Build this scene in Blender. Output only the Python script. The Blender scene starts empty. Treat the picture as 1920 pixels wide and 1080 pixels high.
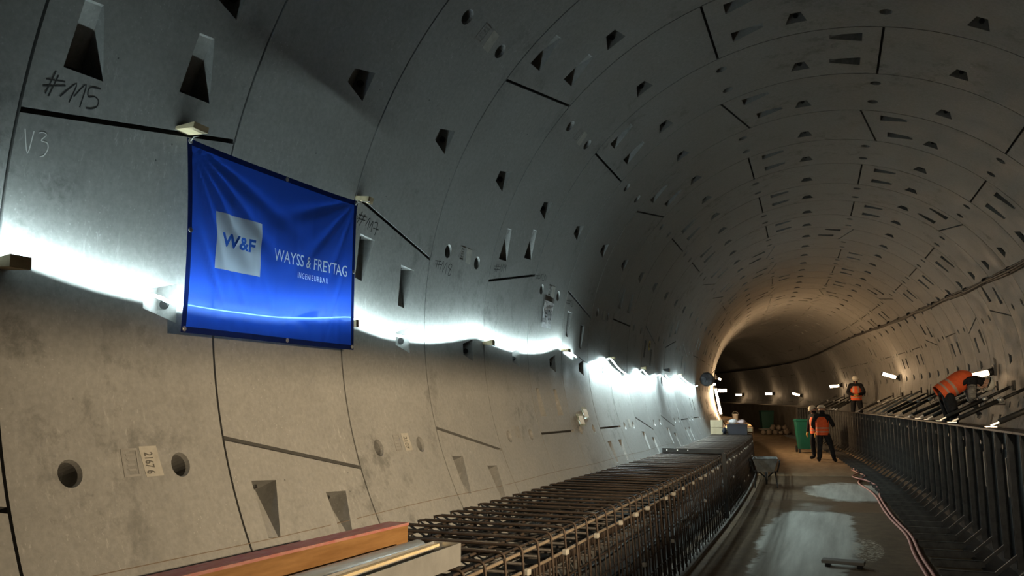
import bpy, bmesh, math, random
from math import sin, cos, pi, radians as rad, degrees, hypot, atan2, sqrt
from mathutils import Vector, Matrix
from mathutils.geometry import delaunay_2d_cdt
random.seed(7)
SC = bpy.context.scene
COL = SC.collection

# ------------------------------------------------------------------ camera, world, exposure
FPX, YAW, PITCH = 1544.0, 0.381687, 0.147266
CX, CZ = 0.028615, -0.674932
cam_d = bpy.data.cameras.new('camera'); cam = bpy.data.objects.new('camera', cam_d); COL.objects.link(cam)
cam_d.sensor_fit = 'HORIZONTAL'; cam_d.sensor_width = 36.0; cam_d.lens = FPX / 1920 * 36.0
cam_d.clip_start = 0.05; cam_d.clip_end = 400
cam.location = (CX, 0, CZ); cam.rotation_euler = (pi / 2 + PITCH, 0, YAW)
SC.camera = cam
w_ = bpy.data.worlds.new('world'); SC.world = w_; w_.use_nodes = True
w_.node_tree.nodes['Background'].inputs[0].default_value = (0.6, 0.7, 0.8, 1)
w_.node_tree.nodes['Background'].inputs[1].default_value = 0.004
SC.view_settings.view_transform = 'Standard'; SC.view_settings.look = 'None'
SC.view_settings.gamma = 1.0; SC.view_settings.use_curve_mapping = False
SC.view_settings.exposure = 0.0
LED_POWER = 200.0       # light strip
LAMP_POWER = 150.0      # tunnel lamps on the right wall
FLOOD_POWER, FLOOD_S, HOOD = 2300.0, 2.9, -0.10   # hooded floodlight on the right wall, out of frame
FILL_POWER = 260.0    # fill lamp added behind the camera
COOL = (0.74, 0.95, 0.98)
WARM = (1.0, 0.66, 0.36)

# ------------------------------------------------------------------ tunnel axis (measured): curves left and rises
R, W, S0 = 3.0, 1.2, 2.189
_ds = 0.25; _S = [(-14 + _ds * i) for i in range(int(184 / _ds))]
_k = [min(max(0.001371 + 0.00016 * max(s, 0), 0), 0.0105) for s in _S]
def _cum(v):
    o = [0.0]
    for i in range(1, len(v)): o.append(o[-1] + (v[i] + v[i - 1]) / 2 * _ds)
    i0 = int(14 / _ds); z = o[i0]
    return [a - z for a in o]
_h = _cum(_k); _X = _cum([-sin(a) for a in _h]); _Y = _cum([cos(a) for a in _h])
def _it(v, s):
    x = (s + 14) / _ds; i = max(0, min(len(v) - 2, int(math.floor(x)))); a = x - i
    return v[i] + a * (v[i + 1] - v[i])
def zc(s):
    s = max(s, 0)
    return 0.000351 * s * s / 2 if s < 60 else 0.000351 * (1800 + 60 * (s - 60))
def head(s): return _it(_h, s)
def P(u, s, z):
    a = head(s)
    return Vector((_it(_X, s) + u * cos(a), _it(_Y, s) + u * sin(a), z + zc(s)))
def PW(th, s, r=R):
    return P(r * cos(rad(th)), s, r * sin(rad(th)))
ZF = CZ - 1.72          # road level below the tunnel axis
ZC = -1.40              # top of the reinforcement cage

# ------------------------------------------------------------------ materials
def M(name, col, rough=0.6, metal=0.0, spec=0.4):
    m = bpy.data.materials.new(name); m.use_nodes = True
    b = m.node_tree.nodes['Principled BSDF']
    b.inputs['Base Color'].default_value = (*col, 1); b.inputs['Roughness'].default_value = rough
    b.inputs['Metallic'].default_value = metal; b.inputs['Specular IOR Level'].default_value = spec
    return m
class NT:
    def __init__(s, m): s.t = m.node_tree; s.b = s.t.nodes['Principled BSDF']
    def n(s, k, **kw):
        o = s.t.nodes.new('ShaderNode' + k)
        for a, v in kw.items():
            if a == 'i':
                for kk, vv in v.items(): o.inputs[kk].default_value = vv
            else: setattr(o, a, v)
        return o
    def l(s, a, b): s.t.links.new(a, b)
    def coords(s, scale=(1, 1, 1), kind='Object'):
        tc = s.n('TexCoord'); mp = s.n('Mapping'); mp.inputs['Scale'].default_value = scale
        s.l(tc.outputs[kind], mp.inputs[0]); return mp.outputs[0]
    def noise(s, v, scale, detail=4, rough=0.6):
        o = s.n('TexNoise', i={'Scale': scale, 'Detail': detail, 'Roughness': rough}); s.l(v, o.inputs['Vector']); return o.outputs[0]
    def ramp(s, f, pts):
        o = s.n('ValToRGB'); e = o.color_ramp.elements
        while len(e) < len(pts): e.new(0.5)
        for el, (p, c) in zip(e, pts):
            el.position = p; el.color = (*c, 1) if not isinstance(c, (int, float)) else (c, c, c, 1)
        s.l(f, o.inputs[0]); return o.outputs[0]
    def mix(s, f, a, b, mode='MIX'):
        o = s.n('Mix', data_type='RGBA', blend_type=mode)
        for k, v in ((0, f), (6, a), (7, b)):
            if hasattr(v, 'links'): s.l(v, o.inputs[k])
            elif isinstance(v, (int, float)): o.inputs[k].default_value = v
            else: o.inputs[k].default_value = (*v, 1)
        return o.outputs[2]
    def bump(s, h, st, dist=0.01):
        o = s.n('Bump', i={'Strength': st, 'Distance': dist}); s.l(h, o.inputs['Height']); s.l(o.outputs[0], s.b.inputs['Normal'])
def mottled(name, c1, c2, scale=3.0, rough=0.6, metal=0.0, stretch=(1, 1, 1), bump=0.2, spec=0.4, dist=0.004, fine=40):
    m = M(name, c1, rough, metal, spec); t = NT(m); v = t.coords(stretch)
    a = t.noise(v, scale, 5, 0.65)
    t.l(t.ramp(a, [(0.3, c1), (0.7, c2)]), t.b.inputs['Base Color'])
    if bump: t.bump(t.noise(v, scale * fine, 3), bump, dist)
    return m
def concrete():
    m = M('lining_concrete', (0.213, 0.213, 0.203), 0.62, 0, 0.35); t = NT(m); v = t.coords()
    big = t.noise(v, 0.55, 5, 0.6); mid = t.noise(v, 2.7, 6, 0.7); fine = t.noise(v, 35, 4, 0.7)
    c = t.ramp(mid, [(0.28, (0.130, 0.130, 0.123)), (0.5, (0.210, 0.210, 0.202)), (0.72, (0.272, 0.270, 0.258))])
    c = t.mix(0.5, c, t.ramp(big, [(0.35, (0.176, 0.173, 0.165)), (0.65, (0.250, 0.248, 0.240))]))
    c = t.mix(0.5, c, t.ramp(fine, [(0.3, (0.160, 0.160, 0.155)), (0.7, (0.266, 0.266, 0.256))]))
    vo = t.n('TexVoronoi', i={'Scale': 9.0, 'Randomness': 1.0}); t.l(v, vo.inputs['Vector'])
    pore = t.ramp(vo.outputs['Distance'], [(0.035, 1.0), (0.06, 0.0)])
    sp = t.n('TexVoronoi', i={'Scale': 42.0, 'Randomness': 1.0}); t.l(v, sp.inputs['Vector'])
    spk = t.ramp(sp.outputs['Distance'], [(0.10, 1.0), (0.20, 0.0)])
    keep = t.ramp(t.noise(v, 6.0, 2), [(0.5, 0.0), (0.62, 1.0)])
    dk = t.mix(1.0, pore, keep, 'MULTIPLY')
    c = t.mix(dk, c, (0.053, 0.053, 0.053))
    fl = t.mix(1.0, spk, t.ramp(t.noise(v, 3.0, 3), [(0.45, 0.0), (0.65, 0.75)]), 'MULTIPLY')
    c = t.mix(fl, c, (0.320, 0.320, 0.309))
    scr = t.noise(t.coords((9, 9, 1.6)), 5.0, 3, 0.75)
    scr = t.mix(1.0, t.ramp(scr, [(0.60, 0.0), (0.68, 0.6)]), t.ramp(t.noise(v, 1.3, 3), [(0.48, 0.0), (0.62, 1.0)]), 'MULTIPLY')
    c = t.mix(scr, c, (0.36, 0.36, 0.345))
    blo = t.mix(1.0, t.ramp(t.noise(v, 4.5, 6, 0.75), [(0.52, 0.0), (0.66, 0.75)]), t.ramp(t.noise(v, 0.9, 2), [(0.46, 0.0), (0.60, 1.0)]), 'MULTIPLY')
    c = t.mix(blo, c, (0.095, 0.095, 0.09))
    t.l(c, t.b.inputs['Base Color'])
    t.l(t.ramp(mid, [(0.3, 0.5), (0.7, 0.75)]), t.b.inputs['Roughness'])
    h = t.mix(0.6, fine, t.mix(1.0, (1, 1, 1), pore, 'SUBTRACT'))
    t.bump(h, 0.25, 0.004)
    return m
M_CON = concrete()
M_GASK = M('joint_gasket_black', (0.02, 0.02, 0.02), 0.8)
M_BOLTHOLE = M('bolt_hole_dark', (0.03, 0.03, 0.03), 0.5, 0.6)
M_REBAR = mottled('rebar_rusty_steel', (0.035, 0.026, 0.021), (0.085, 0.062, 0.047), 9, 0.55, 0.55, bump=0.5)
M_REBARD = mottled('rebar_dark_steel', (0.032, 0.030, 0.029), (0.085, 0.078, 0.072), 9, 0.5, 0.6, bump=0.5)
M_REBART = mottled('rebar_tan_film', (0.16, 0.125, 0.09), (0.26, 0.21, 0.155), 9, 0.6, 0.3, bump=0.4)
M_SPACER = M('spacer_concrete', (0.32, 0.31, 0.28), 0.8)
M_FORM = mottled('formwork_dark_steel', (0.012, 0.012, 0.012), (0.035, 0.033, 0.03), 4, 0.55, 0.3, bump=0.2)
M_RIB = mottled('formwork_rib_steel', (0.085, 0.085, 0.08), (0.19, 0.185, 0.17), 6, 0.45, 0.3, bump=0.2)
M_WOOD = mottled('plank_wood', (0.38, 0.25, 0.12), (0.55, 0.38, 0.2), 4, 0.65, 0, (6, 0.6, 6), 0.15)
M_WOODP = mottled('wedge_wood', (0.45, 0.37, 0.22), (0.6, 0.5, 0.32), 8, 0.7, 0, (4, 1, 4), 0.1)
M_AMBER = mottled('varnished_timber', (0.155, 0.075, 0.024), (0.24, 0.13, 0.05), 5, 0.4, 0, (4, 0.8, 8), 0.1)
M_RED = mottled('worn_red_paint', (0.27, 0.06, 0.055), (0.33, 0.19, 0.16), 12, 0.6, 0, (3, 1, 3), 0.1)
M_BLACK = M('black_plastic', (0.015, 0.015, 0.016), 0.45)
M_WHITEP = M('white_plastic', (0.75, 0.75, 0.73), 0.5)
M_GALV = mottled('galvanised_sheet', (0.45, 0.45, 0.44), (0.62, 0.62, 0.6), 6, 0.35, 0.7, bump=0.1)
M_GREEN = M('green_bin_plastic', (0.010, 0.115, 0.085), 0.4)
M_GREEND = M('dark_green_plastic', (0.01, 0.07, 0.05), 0.5)
M_HOSE = M('pink_hose_rubber', (0.62, 0.27, 0.24), 0.55)
M_CABLE = M('cable_sheath', (0.02, 0.018, 0.016), 0.6)
M_PAPER = mottled('paper', (0.62, 0.62, 0.58), (0.75, 0.75, 0.7), 12, 0.7, bump=0)
M_INK = M('black_marker', (0.02, 0.02, 0.02), 0.7)
M_CHALK = M('white_chalk', (0.62, 0.62, 0.6), 0.9)
M_YEL = M('yellow_paint', (0.65, 0.5, 0.08), 0.6)
def emit(name, col, st):
    m = bpy.data.materials.new(name); m.use_nodes = True; nt = m.node_tree; nt.nodes.remove(nt.nodes['Principled BSDF'])
    e = nt.nodes.new('ShaderNodeEmission'); e.inputs[0].default_value = (*col, 1); e.inputs[1].default_value = st
    nt.links.new(e.outputs[0], nt.nodes['Material Output'].inputs[0]); return m
M_LED = emit('led_light', COOL, LED_POWER)
M_LEDB = emit('led_light_doubled', COOL, LED_POWER * 3.0)
M_LEDC = emit('led_light_end', COOL, LED_POWER * 0.22)
M_LEDEDGE = emit('led_edge_glow', COOL, 25.0)
M_LEDBACK = emit('led_back_glow', COOL, 5.0)
M_TUBE = emit('lamp_light', WARM, LAMP_POWER * 0.28)
M_TUBEN = emit('lamp_light_near', WARM, LAMP_POWER * 0.065)
M_TUBEF = emit('lamp_light_far', WARM, LAMP_POWER * 0.14)
M_TUBEB = emit('added_light_bend', WARM, LAMP_POWER * 1.2)
M_TUBEL = emit('lamp_light_long', WARM, LAMP_POWER * 4.2)
M_TUBE2 = emit('lamp_light_left', WARM, LAMP_POWER * 4.2)

# ------------------------------------------------------------------ mesh helpers
class MB:
    def __init__(s): s.v = []; s.f = []; s.mi = []
    def add(s, vs, fs, mi=0):
        n = len(s.v); s.v += [Vector(a) for a in vs]; s.f += [[n + i for i in q] for q in fs]; s.mi += [mi] * len(fs); return s
    def hexa(s, p, mi=0):     # p: 8 points, bottom ring 0-3, top ring 4-7
        return s.add(p, [(3, 2, 1, 0), (4, 5, 6, 7), (0, 1, 5, 4), (1, 2, 6, 5), (2, 3, 7, 6), (3, 0, 4, 7)], mi)
    def box(s, c, d, mi=0, rot=None, ch=0):
        x, y, z = d[0] / 2, d[1] / 2, d[2] / 2; c = Vector(c)
        if ch:
            pts = []
            prof = [(x - ch, -y), (x, -y + ch), (x, y - ch), (x - ch, y), (-x + ch, y), (-x, y - ch), (-x, -y + ch), (-x + ch, -y)]
            for zz, k in ((-z, 1), (-z + ch, 0), (z - ch, 0), (z, 1)):
                for (a, b) in prof:
                    if k: a = max(-x + ch, min(x - ch, a)); b = max(-y + ch, min(y - ch, b))
                    pts.append(Vector((a, b, zz)))
            fs = [list(range(7, -1, -1)), list(range(24, 32))]
            for l in range(3):
                for i in range(8): fs.append((l * 8 + i, l * 8 + (i + 1) % 8, l * 8 + 8 + (i + 1) % 8, l * 8 + 8 + i))
        else:
            pts = [Vector((a * x, b * y, q * z)) for q in (-1, 1) for a, b in ((-1, -1), (1, -1), (1, 1), (-1, 1))]
            fs = [(3, 2, 1, 0), (4, 5, 6, 7), (0, 1, 5, 4), (1, 2, 6, 5), (2, 3, 7, 6), (3, 0, 4, 7)]
        if rot is not None: pts = [rot @ p for p in pts]
        return s.add([c + p for p in pts], fs, mi)
    def bar(s, a, b, w, h=None, up=(0, 0, 1), mi=0):
        a, b = Vector(a), Vector(b); h = h or w; d = (b - a).normalized(); x = d.cross(Vector(up))
        if x.length < 1e-4: x = d.cross(Vector((1, 0, 0)))
        x.normalize(); y = x.cross(d); x *= w / 2; y *= h / 2
        return s.hexa([a - x - y, a + x - y, a + x + y, a - x + y, b - x - y, b + x - y, b + x + y, b - x + y], mi)
    def tube(s, pts, r, n=8, mi=0, cap=True, closed=False):
        pts = [Vector(p) for p in pts]; rs = r if isinstance(r, (list, tuple)) else [r] * len(pts)
        m = len(pts); ref = None; vs = []
        for i, p in enumerate(pts):
            d = (pts[(i + 1) % m] - pts[i - 1]) if closed else (pts[min(i + 1, m - 1)] - pts[max(i - 1, 0)])
            d.normalize()
            if ref is None: ref = d.orthogonal().normalized()
            x = (ref - d * ref.dot(d))
            x = x.normalized() if x.length > 1e-5 else d.orthogonal().normalized()
            ref = x; y = d.cross(x)
            vs += [p + (x * cos(2 * pi * k / n) + y * sin(2 * pi * k / n)) * rs[i] for k in range(n)]
        fs = [(i * n + k, i * n + (k + 1) % n, ((i + 1) % m) * n + (k + 1) % n, ((i + 1) % m) * n + k) for i in range(m if closed else m - 1) for k in range(n)]
        if cap and not closed: fs += [list(range(n))[::-1], [(m - 1) * n + k for k in range(n)]]
        return s.add(vs, fs, mi)
    def lathe(s, prof, c=(0, 0, 0), axis=(0, 0, 1), n=20, mi=0):
        c = Vector(c); a = Vector(axis).normalized(); x = a.orthogonal().normalized(); y = a.cross(x); vs = []
        for (r, z) in prof: vs += [c + a * z + (x * cos(2 * pi * k / n) + y * sin(2 * pi * k / n)) * max(r, 1e-4) for k in range(n)]
        fs = [(i * n + k, i * n + (k + 1) % n, (i + 1) * n + (k + 1) % n, (i + 1) * n + k) for i in range(len(prof) - 1) for k in range(n)]
        fs += [list(range(n))[::-1], [(len(prof) - 1) * n + k for k in range(n)]]
        return s.add(vs, fs, mi)
    def mesh(s, name, mats, smooth=False, org=None):
        me = bpy.data.meshes.new(name); o = org or Vector((0, 0, 0))
        me.from_pydata([tuple(v - o) for v in s.v], [], s.f)
        for m in (mats if isinstance(mats, (list, tuple)) else [mats]): me.materials.append(m)
        me.polygons.foreach_set('material_index', s.mi)
        if smooth: me.polygons.foreach_set('use_smooth', [True] * len(me.polygons))
        me.update(); return me
    def build(s, name, mats, parent=None, smooth=False, world=True):
        """world=True: vertices are world points; the parent's origin is subtracted"""
        o = bpy.data.objects.new(name, None)
        me = s.mesh(name, mats, smooth, None)
        bpy.data.objects.remove(o); o = bpy.data.objects.new(name, me); COL.objects.link(o)
        if parent is not None:
            o.parent = parent
            if world:
                root = parent; M4 = Matrix.Identity(4)
                chain = []
                while root is not None: chain.append(root); root = root.parent
                for c in reversed(chain): M4 = M4 @ Matrix.LocRotScale(c.location, c.rotation_euler, c.scale)
                me.transform(M4.inverted())
        elif world:
            c = Vector((sum(v.x for v in s.v), sum(v.y for v in s.v), 0)) / max(1, len(s.v)); c.z = min(v.z for v in s.v)
            me.transform(Matrix.Translation(-c)); o.location = c
        return o
def tag(o, label, cat, group=None):
    o['label'] = label; o['category'] = cat
    if group: o['group'] = group
    return o
def thing(name, label, cat, loc=(0, 0, 0), rz=0, group=None):
    o = bpy.data.objects.new(name, None); COL.objects.link(o); o.location = loc; o.rotation_euler = (0, 0, rz)
    o.empty_display_size = 0.1
    return tag(o, label, cat, group)
def struct(o):
    o['kind'] = 'structure'; return o
def static(mb, name, mats, smooth=False):
    return struct(mb.build(name, mats, None, smooth, world=False))

# ------------------------------------------------------------------ segment lining
SLANT = {(0, 168): 2.2, (2, 168): -2.2, (4, 168): 2.2, (6, 168): -2.0, (8, 168): 0, (10, 168): -2.2, (12, 168): 2.0, (1, 198): -2.2, (3, 198): -2.2, (5, 198): 0, (7, 198): 0,
         (9, 198): -2.2, (11, 198): -2.2, (13, 198): 0, (3, 138): 2.3, (5, 138): 0, (4, 108): 0, (6, 108): 2.3, (5, 78): 0, (7, 78): 2.3, (4, 48): 0, (6, 48): 0, (8, 48): 0, (1, 138): 0, (2, 108): 0}
SIDE = {(5, 198): -1, (7, 198): 1, (5, 78): 1, (13, 198): 1}
TH0, TH1, CUT1, CUT2 = -57, 237, 59.5, 126.5
GAP, JW, GD = 0.007, 0.012, 0.035
def lining():
    rnd = random.Random(3)
    parts = {k: {'v': [], 'f': [], 'm': [], 'n': []} for k in ('wall_right', 'ceiling', 'wall_left')}
    def where(th): return 'wall_right' if th < CUT1 else ('ceiling' if th < CUT2 else 'wall_left')
    for i in range(-11, 84):
        sa = S0 + i * W
        det = i < 34
        full = -2 <= i < 34
        holes = []        # (polygon in (t-coordinate metres, a=theta deg), kind, data)
        joints = []
        for j in range(-3, 8):
            q = 18 + 30 * j
            b = q - 15
            if full and TH0 + 4 < b < TH1 - 4:
                x0, x1 = 0.61 * W, 0.785 * W
                holes.append(([(x0, b - 0.9), (x1, b - 1.87), (x1, b + 1.87), (x0, b + 0.9)], 'B'))
            if not (TH0 + 4 < q < TH1 - 4): continue
            if (i + j) % 2:
                sl = SLANT.get((i, q), rnd.choice((0, 0, 0, 2.2, -2.2)))
                joints.append((q, sl))
                if full:
                    sd = SIDE.get((i, q), 1 if sl < 0 else -1)
                    for (ta, tb, na, nb) in ((0.12, 0.285, 0.125, 0.20), (0.63, 0.80, 0.635, 0.715)):
                        tm = (ta + tb) / 2; dq = q + sl * (1 - 2 * tm) + sd * 3.5; nq = dq + sd * 5.8
                        tw = -sl * 0.10
                        if nq < TH0 + 3 or nq > TH1 - 3: continue
                        pol = [(na * W, nq), (nb * W, nq + tw), (tb * W, dq + tw), (ta * W, dq)]
                        holes.append((pol, 'A'))
            elif full and (i, q) != (1, 168):
                for tc in (0.235, 0.735):
                    holes.append(([(tc * W + 0.058 * cos(2 * pi * k / 20), q + degrees(0.058 / R) * sin(2 * pi * k / 20)) for k in range(20)], 'H'))
        # 2D triangulation
        k2 = rad(1) * R
        vs, es = [], []
        def loop(pts, close=True):
            n = len(vs); vs.extend(Vector((p[0], p[1] * k2)) for p in pts)
            m = len(pts)
            for a in range(m if close else m - 1): es.append((n + a, n + (a + 1) % m))
        xs = (GAP, W * 0.06, W * 0.25, W * 0.42, W * 0.56, W * 0.75, W * 0.94, W - GAP) if full else (GAP, W - GAP)
        step = 1.5 if full else 3.0
        nth = int(round((TH1 - TH0) / step))
        ths = [TH0 + (TH1 - TH0) * k / nth for k in range(nth + 1)]
        loop([(GAP, a) for a in ths] + [(W - GAP, a) for a in reversed(ths)])
        for c in (CUT1, CUT2): loop([(GAP, c), (W - GAP, c)], False)
        jq = []
        for (q, sl) in joints:
            e = degrees(JW / R)
            A, B = q + sl, q - sl
            pol = [(GAP, A - e), (W - GAP, B - e), (W - GAP, B + e), (GAP, A + e)]
            jq.append(pol); loop(pol)
        for pol, kd in holes: loop(pol)
        def inside(p, pol):
            x, y = p; r = False; m = len(pol)
            for a in range(m):
                x1, y1 = pol[a]; x2, y2 = pol[(a + 1) % m]
                if (y1 > y) != (y2 > y) and x < (x2 - x1) * (y - y1) / (y2 - y1) + x1: r = not r
            return r
        def near_edge(x, a, pol):
            y = a * k2; m = len(pol)
            for e in range(m):
                x1, y1 = pol[e][0], pol[e][1] * k2; x2, y2 = pol[(e + 1) % m][0], pol[(e + 1) % m][1] * k2
                L2 = (x2 - x1) ** 2 + (y2 - y1) ** 2; t_ = max(0, min(1, ((x - x1) * (x2 - x1) + (y - y1) * (y2 - y1)) / L2))
                if hypot(x - x1 - t_ * (x2 - x1), y - y1 - t_ * (y2 - y1)) < 0.014: return True
            return False
        excl = jq + [h[0] for h in holes]
        boxes = [(min(p[0] for p in h) - 0.012, max(p[0] for p in h) + 0.012, min(p[1] for p in h) - 0.3, max(p[1] for p in h) + 0.3, h) for h in excl]
        if full:
            for x in xs[1:-1]:
                for a in ths[1:-1]:
                    if any(b[0] < x < b[1] and b[2] < a < b[3] and (inside((x, a), b[4]) or near_edge(x, a, b[4])) for b in boxes): continue
                    if any(abs(a - c) < 0.4 for c in (CUT1, CUT2)): continue
                    vs.append(Vector((x, a * k2)))
        r_ = delaunay_2d_cdt(vs, es, [], 0, 1e-6)
        V2, F2 = r_[0], r_[2]
        cache = {k: {} for k in parts}
        def pt(x, a, dr=0.0): return PW(a, sa + x, R + dr)
        def emit_face(key, pts, mi, norms=None):
            d = parts[key]; n = len(d['v']); d['v'] += pts; d['f'].append(list(range(n, n + len(pts)))); d['m'].append(mi)
            if norms is None:
                c = (pts[1] - pts[0]).cross(pts[2] - pts[0]); c = c.normalized() if c.length > 0 else Vector((0, 0, 1)); norms = [c] * len(pts)
            d['n'] += norms
        for tri in F2:
            cx = sum(V2[k].x for k in tri) / 3; ca = sum(V2[k].y for k in tri) / 3 / k2
            if any(b[0] < cx < b[1] and b[2] < ca < b[3] and inside((cx, ca), b[4]) for b in boxes): continue
            key = where(ca); d = parts[key]; ids = []
            for k in tri:
                if k not in cache[key]:
                    a = V2[k].y / k2; cache[key][k] = len(d['v']); d['v'].append(pt(V2[k].x, a))
                ids.append(cache[key][k])
            # orient inward
            nv = []
            for k in tri:
                a = V2[k].y / k2; p0 = P(0, sa + V2[k].x, 0); nv.append((p0 - pt(V2[k].x, a)).normalized())
            p = [d['v'][q] for q in ids]
            if (p[1] - p[0]).cross(p[2] - p[0]).dot(nv[0]) < 0: ids.reverse(); nv.reverse()
            d['f'].append(ids); d['m'].append(0); d['n'] += nv
        def quad(key, a, b, c, dd, mi=0, flip=False, toward=None):
            pts = [a, b, c, dd]
            if toward is not None:
                cc = (pts[1] - pts[0]).cross(pts[2] - pts[0])
                if cc.dot(toward - (a + b + c + dd) / 4) < 0: pts.reverse()
            emit_face(key, pts, mi)
        # ring grooves
        for k in range(nth):
            a, b = ths[k], ths[k + 1]; key = where((a + b) / 2); mid = P(0, sa, 0)
            c0 = pt(0, (a + b) / 2, GD * 0.4)
            quad(key, pt(GAP, a), pt(GAP, b), pt(GAP, b, GD), pt(GAP, a, GD), 0, toward=c0)
            c1 = pt(W, (a + b) / 2, GD * 0.4)
            quad(key, pt(W - GAP, a), pt(W - GAP, b), pt(W - GAP, b, GD), pt(W - GAP, a, GD), 0, toward=c1)
            quad(key, pt(-GAP, a, GD), pt(-GAP, b, GD), pt(GAP, b, GD), pt(GAP, a, GD), 1, toward=mid)
        for pol in jq:
            key = where(pol[0][1]); q = [pt(x, a) for x, a in pol]; o = [pt(x, a, GD) for x, a in pol]; c = sum(q, Vector()) / 4 + (o[0] - q[0]) * 0.4
            quad(key, q[0], q[1], o[1], o[0], 0, toward=c); quad(key, q[3], q[2], o[2], o[3], 0, toward=c); quad(key, o[0], o[1], o[2], o[3], 1, toward=P(0, sa, 0))
        # pockets
        for pol, kd in holes:
            key = where(pol[0][1]); q = [pt(x, a) for x, a in pol]; cen = sum(q, Vector()) / len(q)
            inn = (P(0, sa + W / 2, 0) - cen).normalized(); look = cen + inn * 0.02
            if kd == 'H':
                ca = sum(p[1] for p in pol) / 20; cxx = sum(p[0] for p in pol) / 20
                def rg(sc, dr): return [pt(cxx + (x - cxx) * sc, ca + (a - ca) * sc, dr) for x, a in pol]
                l0, l1, l2 = q, rg(0.88, 0.02), rg(0.8, 0.15)
                for A_, B_ in ((l0, l1), (l1, l2)):
                    for k in range(20): quad(key, A_[k], A_[(k + 1) % 20], B_[(k + 1) % 20], B_[k], 0, toward=cen)
                emit_face(key, l2[::-1] if (l2[1] - l2[0]).cross(l2[2] - l2[0]).dot(inn) < 0 else l2, 0)
            else:
                dep = 0.135 if kd == 'A' else 0.115
                if kd == 'A': n0, n1, w1, w0 = 0, 1, 2, 3          # narrow n0-n1, wide w0-w1
                else: n0, n1, w1, w0 = 0, 3, 2, 1
                def inset(k, to, f): return (pol[k][0] + (to[0] - pol[k][0]) * f, pol[k][1] + (to[1] - pol[k][1]) * f)
                wm = ((pol[w0][0] + pol[w1][0]) / 2, (pol[w0][1] + pol[w1][1]) / 2); nm = ((pol[n0][0] + pol[n1][0]) / 2, (pol[n0][1] + pol[n1][1]) / 2)
                b0 = inset(w0, wm, 0.12); b1 = inset(w1, wm, 0.12)
                b0 = (b0[0] + (nm[0] - wm[0]) * 0.03, b0[1] + (nm[1] - wm[1]) * 0.03); b1 = (b1[0] + (nm[0] - wm[0]) * 0.03, b1[1] + (nm[1] - wm[1]) * 0.03)
                D0, D1 = pt(*b0, dep), pt(*b1, dep)
                s0_ = inset(n0, wm, 0.03); s1_ = inset(n1, wm, 0.03)
                N0, N1 = pt(*s0_, 0.012), pt(*s1_, 0.012)
                Q = q
                quad(key, Q[w0], Q[w1], D1, D0, 0, toward=look)
                quad(key, N0, N1, D1, D0, 0, toward=look)
                quad(key, Q[n0], Q[n1], N1, N0, 0, toward=look)
                quad(key, Q[w0], D0, N0, Q[n0], 0, toward=look); quad(key, Q[w1], D1, N1, Q[n1], 0, toward=look)
                # dark stub standing in for the shaded bolt hole in the end face
                fc = (Q[w0] + Q[w1]) / 2 * 0.42 + (D0 + D1) / 2 * 0.58
                nn = (Q[w1] - Q[w0]).cross(D0 - Q[w0]).normalized()
                if nn.dot((Q[n0] + Q[n1]) / 2 - fc) < 0: nn = -nn
                ax = (Q[w1] - Q[w0]).normalized(); ay = nn.cross(ax)
                r1 = [fc + (ax * cos(2 * pi * k / 10) + ay * sin(2 * pi * k / 10)) * 0.024 for k in range(10)]
                r2 = [p + nn * 0.014 for p in r1]
                for k in range(10): emit_face(key, [r1[k], r1[(k + 1) % 10], r2[(k + 1) % 10], r2[k]], 2)
                emit_face(key, r2, 2)
    out = {}
    for key, d in parts.items():
        me = bpy.data.meshes.new(key); me.from_pydata([tuple(v) for v in d['v']], [], d['f'])
        for m in (M_CON, M_GASK, M_BOLTHOLE): me.materials.append(m)
        me.polygons.foreach_set('material_index', d['m']); me.polygons.foreach_set('use_smooth', [True] * len(me.polygons))
        me.normals_split_custom_set([tuple(n) for n in d['n']])
        me.update()
        o = bpy.data.objects.new(key, me); COL.objects.link(o); struct(o); out[key] = o
    return out
LIN = lining()

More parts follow.
